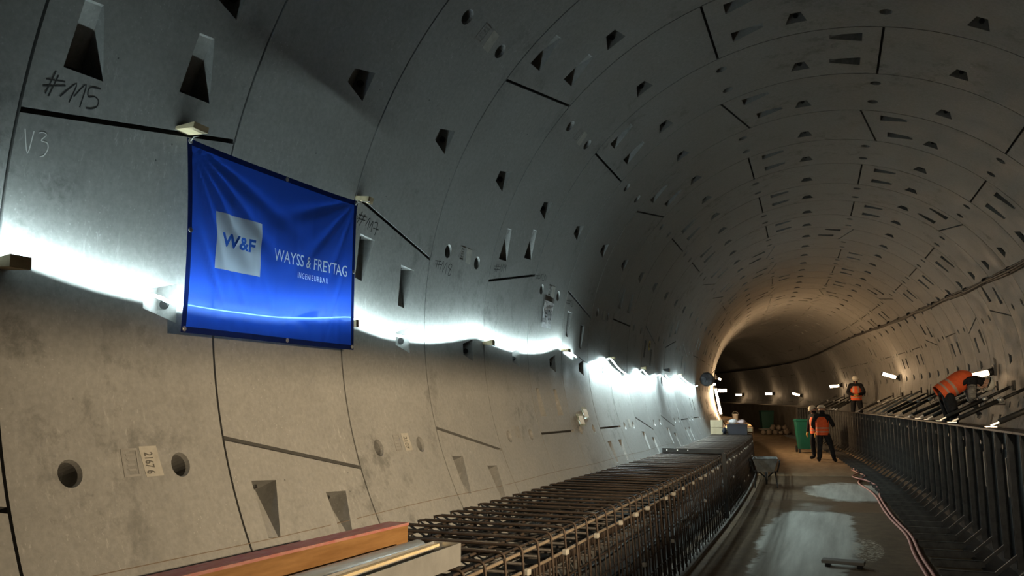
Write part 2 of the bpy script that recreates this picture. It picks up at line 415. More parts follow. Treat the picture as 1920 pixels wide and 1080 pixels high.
# ------------------------------------------------------------------ floor and cast concrete
def floor_mat():
    m = M('road_concrete', (0.2, 0.16, 0.12), 0.7, 0, 0.3); t = NT(m); v = t.coords()
    n1 = t.noise(v, 1.1, 6, 0.65); n2 = t.noise(v, 7, 5, 0.7); st = t.noise(t.coords((5, 0.35, 1)), 1.2, 4, 0.6)
    brown = t.ramp(n2, [(0.25, (0.105, 0.068, 0.038)), (0.75, (0.20, 0.138, 0.082))])
    pale = t.ramp(st, [(0.3, (0.40, 0.375, 0.32)), (0.7, (0.68, 0.66, 0.58))])
    sep = t.n('SeparateXYZ'); tc = t.n('TexCoord'); t.l(tc.outputs['Object'], sep.inputs[0])
    def math_(op, a, b=None, clamp=False):
        o = t.n('Math', operation=op, use_clamp=clamp)
        for k, q in ((0, a), (1, b)):
            if q is None: continue
            if hasattr(q, 'links'): t.l(q, o.inputs[k])
            else: o.inputs[k].default_value = q
        return o.outputs[0]
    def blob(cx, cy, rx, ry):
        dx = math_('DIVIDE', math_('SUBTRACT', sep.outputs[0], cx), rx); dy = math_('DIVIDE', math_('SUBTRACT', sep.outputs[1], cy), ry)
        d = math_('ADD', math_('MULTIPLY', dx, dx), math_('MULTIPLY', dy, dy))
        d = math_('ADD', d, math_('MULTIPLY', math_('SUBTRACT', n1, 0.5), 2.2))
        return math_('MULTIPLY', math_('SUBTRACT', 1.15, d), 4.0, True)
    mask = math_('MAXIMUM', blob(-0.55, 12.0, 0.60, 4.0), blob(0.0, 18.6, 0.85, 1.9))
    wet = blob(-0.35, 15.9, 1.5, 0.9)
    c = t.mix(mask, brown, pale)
    c = t.mix(math_('MULTIPLY', wet, 0.6), c, (0.085, 0.068, 0.05))
    cr = blob(0.18, 11.4, 0.17, 0.8); spk = t.ramp(t.noise(v, 26, 3, 0.7), [(0.5, 0.0), (0.6, 1.0)])
    c = t.mix(math_('MULTIPLY', cr, spk), c, (0.6, 0.52, 0.4))
    t.l(c, t.b.inputs['Base Color'])
    t.l(math_('SUBTRACT', 0.75, math_('MULTIPLY', wet, 0.35)), t.b.inputs['Roughness'])
    t.bump(n2, 0.35, 0.02)
    return m
M_FLOOR = floor_mat()
M_CAST = mottled('cast_concrete', (0.20, 0.18, 0.155), (0.33, 0.30, 0.26), 1.6, 0.75, bump=0.3)
M_CASTW = mottled('shuttering_boards', (0.30, 0.20, 0.11), (0.45, 0.32, 0.19), 2.2, 0.7, 0, (3, 0.5, 3), 0.2)
def strip(u0, u1, z0, z1, sa, sb, mb=None, ds=0.6, mi=0):
    mb = mb or MB(); n = max(1, int((sb - sa) / ds)); vs = []; fs = []
    for i in range(n + 1):
        s = sa + (sb - sa) * i / n
        vs += [P(u0, s, z0), P(u1, s, z0), P(u1, s, z1), P(u0, s, z1)]
        if i:
            a, b = 4 * i - 4, 4 * i
            for k in range(4): fs.append((a + k, a + (k + 1) % 4, b + (k + 1) % 4, b + k))
    fs += [(0, 3, 2, 1), (4 * n, 4 * n + 1, 4 * n + 2, 4 * n + 3)]
    return mb.add(vs, fs, mi)
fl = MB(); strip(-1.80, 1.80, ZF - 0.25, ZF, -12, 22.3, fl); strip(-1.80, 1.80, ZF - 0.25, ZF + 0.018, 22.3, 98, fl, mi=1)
M_FARROAD = mottled('far_road', (0.22, 0.155, 0.095), (0.36, 0.27, 0.17), 1.4, 0.75, 0, (2.5, 0.5, 1), 0.25)  # far road slab, lighter and more tan than the near one
static(fl, 'floor', [M_FLOOR, M_FARROAD])
static(strip(-1.66, -1.535, ZF - 0.05, ZF + 0.035, 2.0, 23), 'trim_1', M_CAST)
static(strip(1.76, 2.66, -1.75, -1.32, 2, 45), 'bench_slab', M_CAST)
FEND = 46.0
static(strip(1.66, 2.70, ZF - 0.02, -0.86, FEND, 98), 'bench_wall', M_CAST)
BST = 26.2
static(strip(-2.58, -1.66, ZF - 0.02, ZC - 0.02, BST, 98), 'walkway_bench', M_CASTW)

# ------------------------------------------------------------------ light strip, wedges
LEDPTS = [(-0.144, -0.037), (-0.038, -0.05), (0.003, -0.062), (0.116, -0.081), (0.288, -0.115), (0.478, -0.139), (0.637, -0.149), (0.722, -0.167), (0.936, -0.172), (1.106, -0.169), (1.37, -0.16), (1.627, -0.135), (1.817, -0.109), (1.996, -0.083), (2.066, -0.089), (2.248, -0.115), (2.495, -0.142), (2.767, -0.143), (3.071, -0.127), (3.41, -0.083), (3.791, -0.019), (3.956, -0.022), (4.22, -0.053), (4.709, -0.081), (5.277, -0.049), (5.597, -0.0), (5.871, 0.052), (6.052, 0.016), (6.375, -0.045)]
LEDB = [(7.065, -0.071), (7.358, -0.032), (7.696, 0.027), (7.884, -0.007), (8.103, -0.072), (8.39, -0.129), (8.76, -0.17), (9.104, -0.156), (9.409, -0.1), (9.65, -0.036), (9.88, -0.079), (10.16, -0.122), (10.467, -0.12), (10.85, -0.086), (11.154, -0.053)]
LEDC = [(11.796, -0.037), (12.07, -0.09), (12.49, -0.108), (12.886, -0.094), (13.257, -0.013), (13.483, 0.03), (13.935, -0.024), (14.502, -0.078), (15.126, -0.123), (16.049, -0.153), (16.663, -0.125)]
def smooth_path(pts, n=6):
    out = []
    for i in range(len(pts) - 1):
        p0 = pts[max(i - 1, 0)]; p1 = pts[i]; p2 = pts[i + 1]; p3 = pts[min(i + 2, len(pts) - 1)]
        for k in range(n):
            a = k / n; out.append(tuple(0.5 * ((2 * p1[c]) + (-p0[c] + p2[c]) * a + (2 * p0[c] - 5 * p1[c] + 4 * p2[c] - p3[c]) * a * a + (-p0[c] + 3 * p1[c] - 3 * p2[c] + p3[c]) * a ** 3) for c in range(len(p1))))
    out.append(tuple(pts[-1])); return out
led_root = thing('led_light_strip', 'glowing white light strip sagging between wooden wedges along the left lining wall', 'light strip', P(-2.9, S0, -0.1))
def led_piece(pts, up, off, mat, tilt, both=False):
    """flat strip hanging off the wedges a few centimetres in front of the wall; its light side is tilted towards the wall"""
    pts = smooth_path(pts); m = MB(); w2, h2 = 0.008, 0.0045
    for i, (t, z) in enumerate(pts):
        s = S0 + t * W; r = R - off; c = Vector((-sqrt(r * r - z * z), z)); sg = 1 if up else -1
        ax = Vector((cos(tilt), sg * sin(tilt))); ay = Vector((-sin(tilt), sg * cos(tilt)))     # width (towards the tunnel) and light direction
        for (x, y) in ((-w2, -h2), (w2, -h2), (w2, h2), (-w2, h2)):
            q = c + ax * x + ay * y; m.v.append(P(q.x, s, q.y))
        if i:
            a, b = 4 * i - 4, 4 * i
            for k in range(4): m.f.append([a + k, a + (k + 1) % 4, b + (k + 1) % 4, b + k]); m.mi.append((0, 2, 1, 0)[k])
    return m.build('lit_strip', [M_LEDC if both else M_LEDBACK, mat, M_LEDEDGE], led_root)
led_piece(LEDPTS, True, 0.055, M_LED, rad(40)); led_piece(LEDB, False, 0.09, M_LEDB, rad(20)); led_piece(LEDC, False, 0.07, M_LEDB, rad(8), True)
for cpts in ([LEDPTS[-1], (6.6, -.09), (6.85, -.10), LEDB[0]], [LEDB[-1], (11.35, -.10), LEDC[0]]):
    cb = MB(); cb.tube([P(-2.91, S0 + t * W, z) for t, z in smooth_path(cpts)], 0.004, 6); cb.build('connecting_cable', M_CABLE, led_root)
def wedge(t, th, label, ln=0.11, hh=0.035, ww=0.05, mat=None, tilt=0.0):
    s = S0 + t * W; m = MB(); p0 = PW(th, s, R + 0.02); n = (P(0, s, 0) - p0); n.normalize()
    ax = Vector((-sin(head(s)), cos(head(s)), 0)); upv = ax.cross(n).normalized()
    if upv.z < 0: upv = -upv
    vs = []
    for d, k in ((0, 0.35), (ln, 1.0)):
        for (a, b) in ((-1, -1), (1, -1), (1, 1), (-1, 1)): vs.append(p0 + n * d + ax * a * ww / 2 + upv * (b * hh / 2 * k + tilt * d))
    m.hexa(vs)
    return tag(m.build('wooden_wedge', mat or M_WOODP, None), label, 'wedge', 'wedges driven into the lining joints')
wedge(0.0, 182.3, 'wooden wedge left of the banner holding up the start of the light strip', 0.15, 0.05, 0.09)
wedge(2.04, 182.3, 'wooden wedge at the lower right edge of the blue banner', 0.12, 0.05, 0.03)
wedge(4.0, 181.4, 'wooden wedge in the joint between painted numbers 118 and 119, under the light strip', 0.12, 0.05, 0.06)
wedge(6.03, 179.7, 'wooden wedge right of the number 120 sheet where the strip turns over', 0.11, 0.04, 0.1)
wedge(7.98, 179.0, 'wooden wedge at the peak where the strip begins lighting downwards', 0.11, 0.035, 0.1)
wedge(9.97, 179.9, 'wooden wedge at the second peak of the downward lit strip', 0.11, 0.05, 0.1)
wedge(12.0, 178.7, 'black wedge block at the dark gap in the light strip', 0.13, 0.07, 0.12, M_BLACK)
wedge(13.7, 179.2, 'wooden wedge at the last peak of the strip before the black disc', 0.11, 0.04, 0.1)
wedge(0.70, 166.9, 'wooden wedge holding the upper left corner of the blue banner', 0.13, 0.03, 0.10, None, 0.25)
wedge(2.03, 166.0, 'wooden wedge holding the upper right corner of the blue banner', 0.12, 0.045, 0.06)

# ------------------------------------------------------------------ tunnel lamps on the right
def tube_lamp(s, z, label, ln=0.38, rise=0.06, r=0.04, along=0.0, side=1, group='tube lamps along the right wall', mat=None):
    uw = side * sqrt((R - 0.07) ** 2 - z * z)
    base = P(uw, s, z); tip = P(uw - side * (0.12 + ln), s - along, z - rise); d = (tip - base).normalized()
    root = thing('tunnel_lamp', label, 'lamp', base, head(s), group)
    a = base + d * 0.12; b = base + d * (0.12 + ln)
    MB().tube([a, b], r, 12).build('glowing_tube', mat or M_TUBE, root, True)
    for e0, e1 in ((base + d * 0.03, a), (b, b + d * 0.025)): MB().tube([e0, e1], r * 1.22, 12).build('end_cap', M_BLACK, root, True)
    br = MB(); br.box(base + Vector((0, 0, 0.02)), (0.05, 0.14, 0.2), rot=Matrix.Rotation(head(s), 3, 'Z')); br.bar(base + Vector((0, 0, 0.1)), base + d * 0.1, 0.02); br.build('wall_bracket', M_BLACK, root)
    g = MB()
    for k in range(6):
        ang = 2 * pi * k / 6; x = d.orthogonal().normalized(); y = d.cross(x); o_ = (x * cos(ang) + y * sin(ang)) * (r + 0.012)
        g.tube([a + o_, b + o_], 0.003, 5)
    g.build('wire_guard', M_BLACK, root)
    return root
tube_lamp(17.2, -0.02, 'bright tube lamp beside the bending worker, nearest of the right wall lamps', 0.40, 0.13, 0.055, 0.1, mat=M_TUBEN)
tube_lamp(29.1, 0.19, 'tilted tube lamp above the bright props, second along the right wall', 0.42, -0.16, 0.05, 0.1)
tube_lamp(41.0, 0.16, 'tube lamp just left of the worker standing behind the formwork', 0.40, 0.05, 0.055)
tube_lamp(50.4, -0.30, 'small distant tube lamp above the far end of the formwork', 0.42, -0.15, 0.06, mat=M_TUBEF)
tube_lamp(57.0, -0.18, 'distant tube lamp above the dark green container', 0.45, 0.0, 0.07, mat=M_TUBEF)
tube_lamp(64.2, -0.26, 'farthest tube lamp in the bend, above the left end of the grey bench wall', 0.45, 0.0, 0.07, mat=M_TUBEF)
lt = thing('tunnel_lamp', 'long warm tube lamp leaning on the left wall behind the stacked boxes', 'lamp', P(-2.9, 30.5, -0.5), 0)
m = MB(); m.tube([P(-2.86, 29.9, -0.08), P(-2.72, 30.4, -0.95)], 0.035, 10); m.build('glowing_tube', M_TUBEL, lt, True)
for e0, e1 in ((P(-2.885, 29.85, -0.0), P(-2.86, 29.9, -0.08)), (P(-2.72, 30.4, -0.95), P(-2.70, 30.45, -1.03))): MB().tube([e0, e1], 0.05, 10).build('end_cap', M_BLACK, lt, True)
tube_lamp(32.5, -0.13, 'short warm lamp on the left wall above the board walkway', 0.30, 0.0, 0.05, 0, -1, 'lamps on the left wall', M_TUBE2)
tube_lamp(34.5, 0.42, 'small lamp high on the left wall at the bend', 0.10, 0.10, 0.03, 0, -1, 'lamps on the left wall', M_TUBE2)
tube_lamp(45.0, 0.3, 'added lamp on the left wall, unseen round the bend', 0.30, 0.0, 0.05, 0, -1, 'lamps on the left wall', M_TUBEB)  # hidden lamp added to brighten the far bench wall
# hooded floodlight on the right wall, added out of view to light the lower left wall
fz = -0.12
fb = P(2.96, FLOOD_S, fz)
fr = thing('unseen_floodlight', 'unseen hooded floodlight added on the right wall', 'floodlight', fb)
fc = P(2.72, FLOOD_S, fz); aim = Vector((-1, 1.06, -0.24)).normalized(); fq = aim.to_track_quat('-Z', 'Y').to_matrix()
m = MB(); m.box(fc - aim * 0.065, (0.30, 0.22, 0.06), rot=fq, ch=0.01); m.build('housing', M_BLACK, fr)
m = MB(); m.bar(fb, fc - aim * 0.09, 0.03); m.build('wall_bracket', M_BLACK, fr)
m = MB(); m.box(fc - aim * 0.033, (0.26, 0.18, 0.004), rot=fq); m.build('lens', emit('flood_lens', WARM, 3.0), fr)
m = MB(); hz = fz + 0.07
m.hexa([Vector((fc.x + .1, fc.y - .35, hz)), Vector((fc.x + .1, fc.y + .35, hz)), Vector((fc.x - .75, fc.y + 1.6, hz + HOOD)), Vector((fc.x - .75, fc.y - .9, hz + HOOD))] + [Vector((fc.x + .1, fc.y - .35, hz + .006)), Vector((fc.x + .1, fc.y + .35, hz + .006)), Vector((fc.x - .75, fc.y + 1.6, hz + HOOD + .006)), Vector((fc.x - .75, fc.y - .9, hz + HOOD + .006))])
m.build('hood', M_BLACK, fr)  # hood added to keep the flood light off the upper wall
m = MB(); hz = fz - 0.17
m.hexa([Vector((fc.x + a, fc.y + b, hz + c)) for c in (0, .006) for a, b in ((.1, -.3), (.1, .4), (-.45, 1.3), (-.45, -.6))]); m.build('lower_flap', M_BLACK, fr)  # flap added to keep the flood light off bench and cage
ld = bpy.data.lights.new('flood_lamp', 'SPOT'); ld.energy = FLOOD_POWER; ld.color = (1.0, 0.765, 0.48); ld.spot_size = rad(150); ld.spot_blend = 1.0; ld.shadow_soft_size = 0.03
lo = bpy.data.objects.new('flood_lamp', ld); COL.objects.link(lo); lo.location = fc; lo.rotation_euler = aim.to_track_quat('-Z', 'Y').to_euler()

# fill lamp added behind the camera to brighten the road
lp_ = P(0.75, -1.6, 1.1); lr = thing('fill_lamp', 'added fill lamp behind the camera, lighting the road', 'lamp', lp_); aim = (P(-0.1, 12, ZF) - lp_).normalized(); fq = aim.to_track_quat('-Z', 'Y').to_matrix()
m = MB(); m.lathe([(.05, -.12), (.09, -.08), (.13, 0), (.135, .02), (.12, .02), (.08, -.06), (.0, -.07)], lp_, aim, 18); m.build('shade', M_BLACK, lr, True)
m = MB(); m.lathe([(.0, -.03), (.035, -.02), (.045, .0), (.03, .02), (.0, .025)], lp_ - aim * .02, aim, 14); m.build('bulb', emit('bulb_light', (1.0, 0.86, 0.66), 4.0), lr, True)
m = MB(); m.tube([lp_ - aim * .1, lp_ - aim * .12 + Vector((0, 0, .2)), P(0.75, -1.75, 2.88)], .006, 6); m.build('hanging_cord', M_CABLE, lr, True)
ld = bpy.data.lights.new('fill_lamp_light', 'SPOT'); ld.energy = FILL_POWER; ld.color = (1.0, 0.87, 0.68); ld.spot_size = rad(44); ld.spot_blend = 0.8; ld.shadow_soft_size = 0.05
lo = bpy.data.objects.new('fill_lamp_light', ld); COL.objects.link(lo); lo.location = lp_ + aim * .04; lo.rotation_euler = aim.to_track_quat('-Z', 'Y').to_euler()

# ------------------------------------------------------------------ reinforcement cages on the left
def inst(mesh, name, parent, loc, rz):
    o = bpy.data.objects.new(name, mesh); COL.objects.link(o); o.parent = parent; o.location = loc - parent.location; o.rotation_euler = (0, 0, rz); return o
def cage_meshes(sp):
    H = ZC - ZF
    a = MB(); c = []
    for k in range(5):
        q = pi / 2 * k / 4; c.append((-0.035 + 0.035 * sin(q), 0, -0.035 + 0.035 * cos(q)))
    a.tube([(-1.02, 0, -0.09), (-1.035, 0, -0.04), (-1.01, 0, -0.004), (-0.97, 0, 0)] + c + [(0.03, 0, -H * 0.5), (0.045, 0, -H + 0.02)], 0.008, 6)
    st = a.mesh('stirrup', M_REBAR, True)
    b = MB(); b.tube([(-1.08, 0, -0.018), (-0.14, 0, -0.018)], 0.011, 6); tb = b.mesh('top_bar', M_REBARD, True)
    v = MB(); v.tube([(-0.035, 0, -0.17), (0.0, 0, -H + 0.02)], 0.0065, 6); vb = v.mesh('inner_vertical_bar', M_REBAR, True)
    lp = MB(); lp.tube([(-0.05, 0, -0.30), (-0.6, 0, -0.30), (-0.93, 0, -0.30), (-0.96, 0, -0.05)], 0.010, 6); lb = lp.mesh('lower_tie_bar', M_REBARD, True)
    l2 = MB(); l2.tube([(-0.05, 0, 0), (-0.98, 0, 0)], 0.010, 6); lb2 = l2.mesh('lower_tie_bar', M_REBARD, True)
    sp_ = MB(); sp_.box((0, 0, 0), (0.035, 0.05, 0.035), ch=0.006); spm = sp_.mesh('spacer', M_SPACER)
    return st, tb, vb, lb, lb2, spm
def cage(s_a, s_b, sp, label, rnd, dens=2):
    root = thing('rebar_cage', label, 'rebar cage', P(-1.62, s_a, ZF), 0, 'reinforcement cages along the left wall')
    st, tb, vb, lb, lb2, spm = cage_meshes(sp); n = int((s_b - s_a) / sp)
    for i in range(n + 1):
        s = s_a + i * sp + rnd.uniform(-.012, .012)
        inst(st, 'stirrup', root, P(-1.62, s, ZC + rnd.uniform(-.004, .004)), head(s) + rnd.uniform(-.012, .012))
        s2 = s + sp * 0.48
        inst(tb, 'top_bar', root, P(-1.62 + rnd.uniform(-.05, .06), s2, ZC), head(s) + rnd.uniform(-.02, .02))
        for k in range(dens): inst(vb, 'inner_vertical_bar', root, P(-1.62, s + sp * (k + 0.5) / dens, ZC), head(s) + rnd.uniform(-.01, .01))
        inst(lb, 'lower_tie_bar', root, P(-1.62, s + 0.05, ZC), head(s)); inst(lb2, 'lower_tie_bar', root, P(-1.62, s + 0.17, ZC - .13), head(s))
    def lon(u, z, r, jit=0.0, mat=M_REBAR, nm='longitudinal_bar'):
        k = max(2, int((s_b - s_a) / 0.6)); pts = [P(u + rnd.uniform(-jit, jit), s_a - 0.06 + (s_b - s_a + 0.1) * i / k, z + rnd.uniform(-jit, jit)) for i in range(k + 1)]
        MB().tube(pts, r, 6).build(nm, mat, root, True)
    for u in (-2.50, -2.30, -2.02, -1.84, -1.69): lon(u, ZC - 0.034, 0.008, 0.003)
    lon(-1.635, ZC - 0.045, 0.010, 0.002, M_REBART)
    lon(-1.80, ZC - 0.27, 0.032, 0.006, M_REBAR, 'inner_pipe')
    H = ZC - ZF
    for k, z in enumerate((0.145, 0.30, 0.44, 0.58, 0.72, 0.86)):
        lon(-1.632 + 0.045 * z / H, ZC - z, 0.010 if k == 0 else 0.007, 0.004, M_REBART if k == 0 else M_REBAR)
    for z in (0.22, 0.40, 0.60, 0.8): lon(-2.0, ZC - z, 0.012, 0.02, M_REBARD); lon(-2.35, ZC - z, 0.012, 0.02, M_REBARD)
    for u in (-2.42, -2.33, -2.12, -1.95): lon(u, ZC - 0.15, 0.010, 0.012, M_REBARD)
    for u in (-2.2, -1.75): lon(u, ZC - 0.30, 0.009, 0.01, M_REBARD)
    n2 = int((s_b - s_a) / 0.62)
    for i in range(n2):
        s = s_a + 0.3 + i * 0.62 + rnd.uniform(-.15, .15); inst(spm, 'spacer', root, P(-1.605, s, ZC - 0.145), head(s) + rnd.uniform(-.3, .3))
        if i % 2: inst(spm, 'spacer', root, P(-1.585, s + .2, ZC - rnd.choice((0.44, 0.58, 0.72))), head(s) + rnd.uniform(-.3, .3))
    return root
RC = random.Random(5)
cage(2.3, 13.3, 0.25, 'rusty rebar cage in front of the end post, running out of the lower frame edge', RC)
cage(13.75, 22.9, 0.25, 'rebar cage beyond the end post, ending at the stacked boxes', RC)
pst = thing('end_post', 'dark steel post at the joint between the two rebar cages', 'post', P(-1.60, 13.5, ZF), head(13.5))
m = MB(); m.bar(P(-1.585, 13.5, ZF), P(-1.60, 13.5, ZC + 0.03), 0.07, 0.06); m.build('post_shaft', M_FORM, pst)
m = MB(); m.box(P(-1.585, 13.5, ZF + 0.012), (0.14, 0.14, 0.02), rot=Matrix.Rotation(head(13.5), 3, 'Z')); m.build('base_plate', M_FORM, pst)
sa_ = thing('stop_end_angle', 'black steel angle lying across the rebar cage with bright bolt holes', 'steel angle', P(-2.15, 13.7, ZC + 0.015), head(13.7))
m = MB(); m.bar(P(-2.60, 13.72, ZC + 0.045), P(-1.62, 13.66, ZC + 0.045), 0.012, 0.07); m.bar(P(-2.60, 13.75, ZC + 0.017), P(-1.62, 13.69, ZC + 0.017), 0.07, 0.01); m.build('angle_bar', M_FORM, sa_)
for k in range(6):
    m = MB(); p = P(-2.52 + 0.17 * k, 13.70, ZC + 0.052); ax = Vector((sin(head(13.7)), -cos(head(13.7)), 0)); m.tube([p, p + ax * 0.012], 0.011, 8); m.build('bolt', M_WHITEP, sa_)

# ------------------------------------------------------------------ timber, foil roll and sheet-metal box on the near cage
ZT = ZC + 0.012
def Q(u, s, z): return P(u, s, z)
bm_ = thing('timber_beam', 'varnished timber beam with worn red top lying on the near end of the rebar cage', 'beam', P(-2.0, 2.4, ZT))
UB = lambda s: -2.16 + (s - 1.0) * 0.048
m = MB(); a0, a1 = 0.9, 3.68
m.hexa([Q(UB(a0) - .05, a0, ZT), Q(UB(a0) + .05, a0, ZT), Q(UB(a1) + .05, a1, ZT), Q(UB(a1) - .05, a1, ZT), Q(UB(a0) - .05, a0, ZT + .155), Q(UB(a0) + .05, a0, ZT + .155), Q(UB(a1) + .05, a1, ZT + .155), Q(UB(a1) - .05, a1, ZT + .155)])
m.build('timber_body', M_AMBER, bm_)
m = MB(); z0 = ZT + .155
m.hexa([Q(UB(a0) - .055, a0, z0), Q(UB(a0) + .055, a0, z0), Q(UB(a1) + .055, a1, z0), Q(UB(a1) - .055, a1, z0), Q(UB(a0) - .055, a0, z0 + .012), Q(UB(a0) + .055, a0, z0 + .012), Q(UB(a1) + .055, a1, z0 + .012), Q(UB(a1) - .055, a1, z0 + .012)])
o = m.build('painted_top', M_RED, bm_); o['label'] = 'worn red painted top face'
rl = thing('foil_roll', 'roll of shiny grey membrane lying beside the timber beam', 'roll', P(-1.9, 2.6, ZT))
M_FOIL = mottled('grey_foil', (0.30, 0.31, 0.30), (0.42, 0.43, 0.41), 5, 0.28, 0.55, (6, 1, 1), 0.15)
a, b = P(-1.925, 1.6, ZT + 0.055), P(-1.86, 3.56, ZT + 0.055); d = (b - a).normalized()
m = MB(); m.tube([a, b], 0.055, 20); m.build('rolled_membrane', M_FOIL, rl, True)
m = MB(); m.tube([b - d * 0.02, b + d * 0.012], 0.03, 14); m.build('core_tube', M_BLACK, rl, True)
bx = thing('sheet_metal_box', 'open galvanised sheet metal channel box at the cage edge', 'metal box', P(-1.72, 2.6, ZT))
m = MB(); s_0, s_1, ua, ub, hz = 1.5, 3.60, -1.80, -1.66, 0.10
m.bar(Q(ub, s_0, ZT + hz / 2), Q(ub, s_1, ZT + hz / 2), 0.004, hz); m.bar(Q(ua, s_0, ZT + hz / 2), Q(ua, s_1, ZT + hz / 2), 0.004, hz)
m.bar(Q(ua, s_1, ZT + hz / 2), Q(ub, s_1, ZT + hz / 2), 0.004, hz); m.bar(Q((ua + ub) / 2, s_0, ZT + .002), Q((ua + ub) / 2, s_1, ZT + .002), ub - ua, 0.004)
m.build('channel_walls', M_GALV, bx)
m = MB(); m.bar(Q(ua + .03, s_0, ZT + hz - .012), Q(ua + .03, s_1 - .02, ZT + hz - .012), 0.02, 0.012); m.build('edge_batten', M_WOODP, bx)

# ------------------------------------------------------------------ steel formwork on the right
def glint_face():
    m = M('formwork_face', (0.02, 0.019, 0.018), 0.5, 0.4); t = NT(m); v = t.coords()
    n = t.noise(v, 3, 4); vo = t.n('TexVoronoi', i={'Scale': 11.0}); t.l(v, vo.inputs['Vector'])
    c = t.ramp(n, [(0.3, (0.006, 0.006, 0.006)), (0.7, (0.016, 0.015, 0.013))])
    t.l(t.mix(t.ramp(vo.outputs['Distance'], [(0.06, 1.0), (0.10, 0.0)]), c, (0.3, 0.28, 0.24)), t.b.inputs['Base Color']); return m  # pale dots paint glints into the face colour
M_FACE = glint_face()
UF = 1.70; ZFT = -0.925; RS = 0.65
def rib_mesh():
    m = MB(); h = ZFT - ZF - 0.12
    for y in (-0.028, 0.028): m.box((-0.035, y, 0.12 + h / 2), (0.07, 0.008, h))
    m.box((-0.004, 0, 0.12 + h / 2), (0.008, 0.06, h)); return m.mesh('rib', M_RIB)
def foot_mesh():
    m = MB(); m.box((-0.52, 0.022, 0.05), (0.52, 0.006, 0.06)); m.box((-0.52, -0.022, 0.05), (0.52, 0.006, 0.06)); m.box((-0.52, 0, 0.078), (0.52, 0.05, 0.006)); m.box((-0.52, 0, 0.014), (0.48, 0.03, 0.028))
    return m.mesh('foot', M_RIB)
def brace_mesh():
    m = MB(); m.bar((-0.275, 0, 0.055), (-0.045, 0, 0.26), 0.035, 0.03, up=(0, 1, 0)); return m.mesh('brace', M_RIB)
def plate_mesh():
    m = MB(); m.box((-0.02, 0, 1.0), (0.03, 0.07, 0.42), ch=0.01); m.tube([(-0.03, 0, 1.32), (-0.055, 0, 1.32)], 0.028, 10); return m.mesh('tie_plate', M_RIB)
RM, FM, BMH, PM = rib_mesh(), foot_mesh(), brace_mesh(), plate_mesh()
for i in range(15):
    sa = 6.9 + i * 4 * RS; sb = sa + 4 * RS - 0.012
    if sb > FEND: sb = FEND - 0.02
    nm = ('first', 'second', 'third', 'fourth', 'fifth', 'sixth', 'seventh', 'eighth', 'ninth', 'tenth', 'eleventh', 'twelfth', 'thirteenth', 'fourteenth', 'fifteenth')[i]
    lab = 'dark ribbed steel formwork panel on the right, ' + nm + ' of its row from the camera'
    root = thing('formwork_panel', lab, 'formwork', P(UF, sa, ZF), head(sa), 'steel formwork panels along the right')
    def put(me, s, name):
        o = bpy.data.objects.new(name, me); COL.objects.link(o); o.parent = root
        mw = Matrix.Translation(P(UF, s, ZF)) @ Matrix.Rotation(head(s), 4, 'Z'); o.matrix_local = (Matrix.Translation(root.location) @ Matrix.Rotation(head(sa), 4, 'Z')).inverted() @ mw
    strip(UF, UF + 0.02, ZF + 0.01, ZFT, sa, sb).build('face_sheet', M_FACE, root)
    strip(UF - 0.075, UF + 0.03, ZFT, ZFT + 0.022, sa, sb).build('top_rail', M_FORM, root)
    strip(UF - 0.30, UF, ZF, ZF + 0.012, sa, sb).build('bottom_plate', M_FORM, root)
    for k in range(4):
        s = sa + RS * (k + 0.5)
        if s > sb: break
        put(RM, s, 'rib'); put(FM, s, 'foot'); put(BMH, s, 'brace')
        if k % 2 == 0: put(PM, s + RS / 2, 'tie_plate')
# reinforcement lying in the bench behind the formwork
br = thing('rebar_mat', 'dark rebar mat in the bench behind the steel formwork', 'rebar mat', P(2.2, 8, -1.32))
for k, u in enumerate((1.80, 1.95, 2.12, 2.3, 2.48, 2.62)):
    MB().tube([P(u, s, -1.02 + 0.03 * (k % 2)) for s in [6.5 + 1.0 * i for i in range(36)]], 0.012, 6).build('longitudinal_bar', M_REBARD, br, True)
tbm = MB(); tbm.tube([(-0.46, 0, -0.3), (-0.44, 0, 0), (0.42, 0, 0), (0.46, 0, -0.3)], 0.010, 6); tbm = tbm.mesh('tie_bar', M_REBARD, True)
for i in range(84):
    s = 6.6 + i * 0.42; o = inst(tbm, 'tie_bar', br, P(2.22, s, -1.0), head(s))
def strut(s, label, ds=0.0, z1=-0.30, u1=2.86, u0=1.74, mt=None):
    mt = mt or M_FORM
    A, B = P(u0, s, ZFT + 0.045), P(u1, s + ds, z1); d = (B - A).normalized(); L = (B - A).length
    root = thing('push_pull_prop', label, 'prop', A, head(s), 'push pull props between formwork and right wall')
    MB().tube([A + d * 0.10, A + d * L * 0.62], 0.034, 10).build('outer_tube', mt, root, True)
    MB().tube([A + d * L * 0.60, B - d * 0.06], 0.024, 10).build('inner_tube', mt, root, True)
    m = MB(); m.tube([A + d * L * 0.58, A + d * L * 0.64], 0.045, 10); m.build('collar', M_GALV, root, True)
    m = MB(); m.bar(A, A + d * 0.12, 0.05, 0.02); m.box(A + Vector((0, 0, -0.012)), (0.12, 0.1, 0.012), rot=Matrix.Rotation(head(s), 3, 'Z')); m.build('foot_fork', M_GALV, root)
    m = MB(); m.bar(B - d * 0.08, B, 0.05, 0.02); m.box(B + Vector((0, 0, 0)), (0.03, 0.14, 0.16), rot=Matrix.Rotation(head(s), 3, 'Z')); m.build('wall_plate', M_FORM, root)
    x = Vector((0, 0, 1)) - d * d.z; x.normalize(); c = A + d * L * 0.5
    m = MB(); m.tube([c - d * 0.06 + x * 0.03, c - d * 0.06 + x * 0.075, c + d * 0.06 + x * 0.075, c + d * 0.06 + x * 0.03], 0.006, 6); m.build('handle', M_FORM, root, True)
    return root
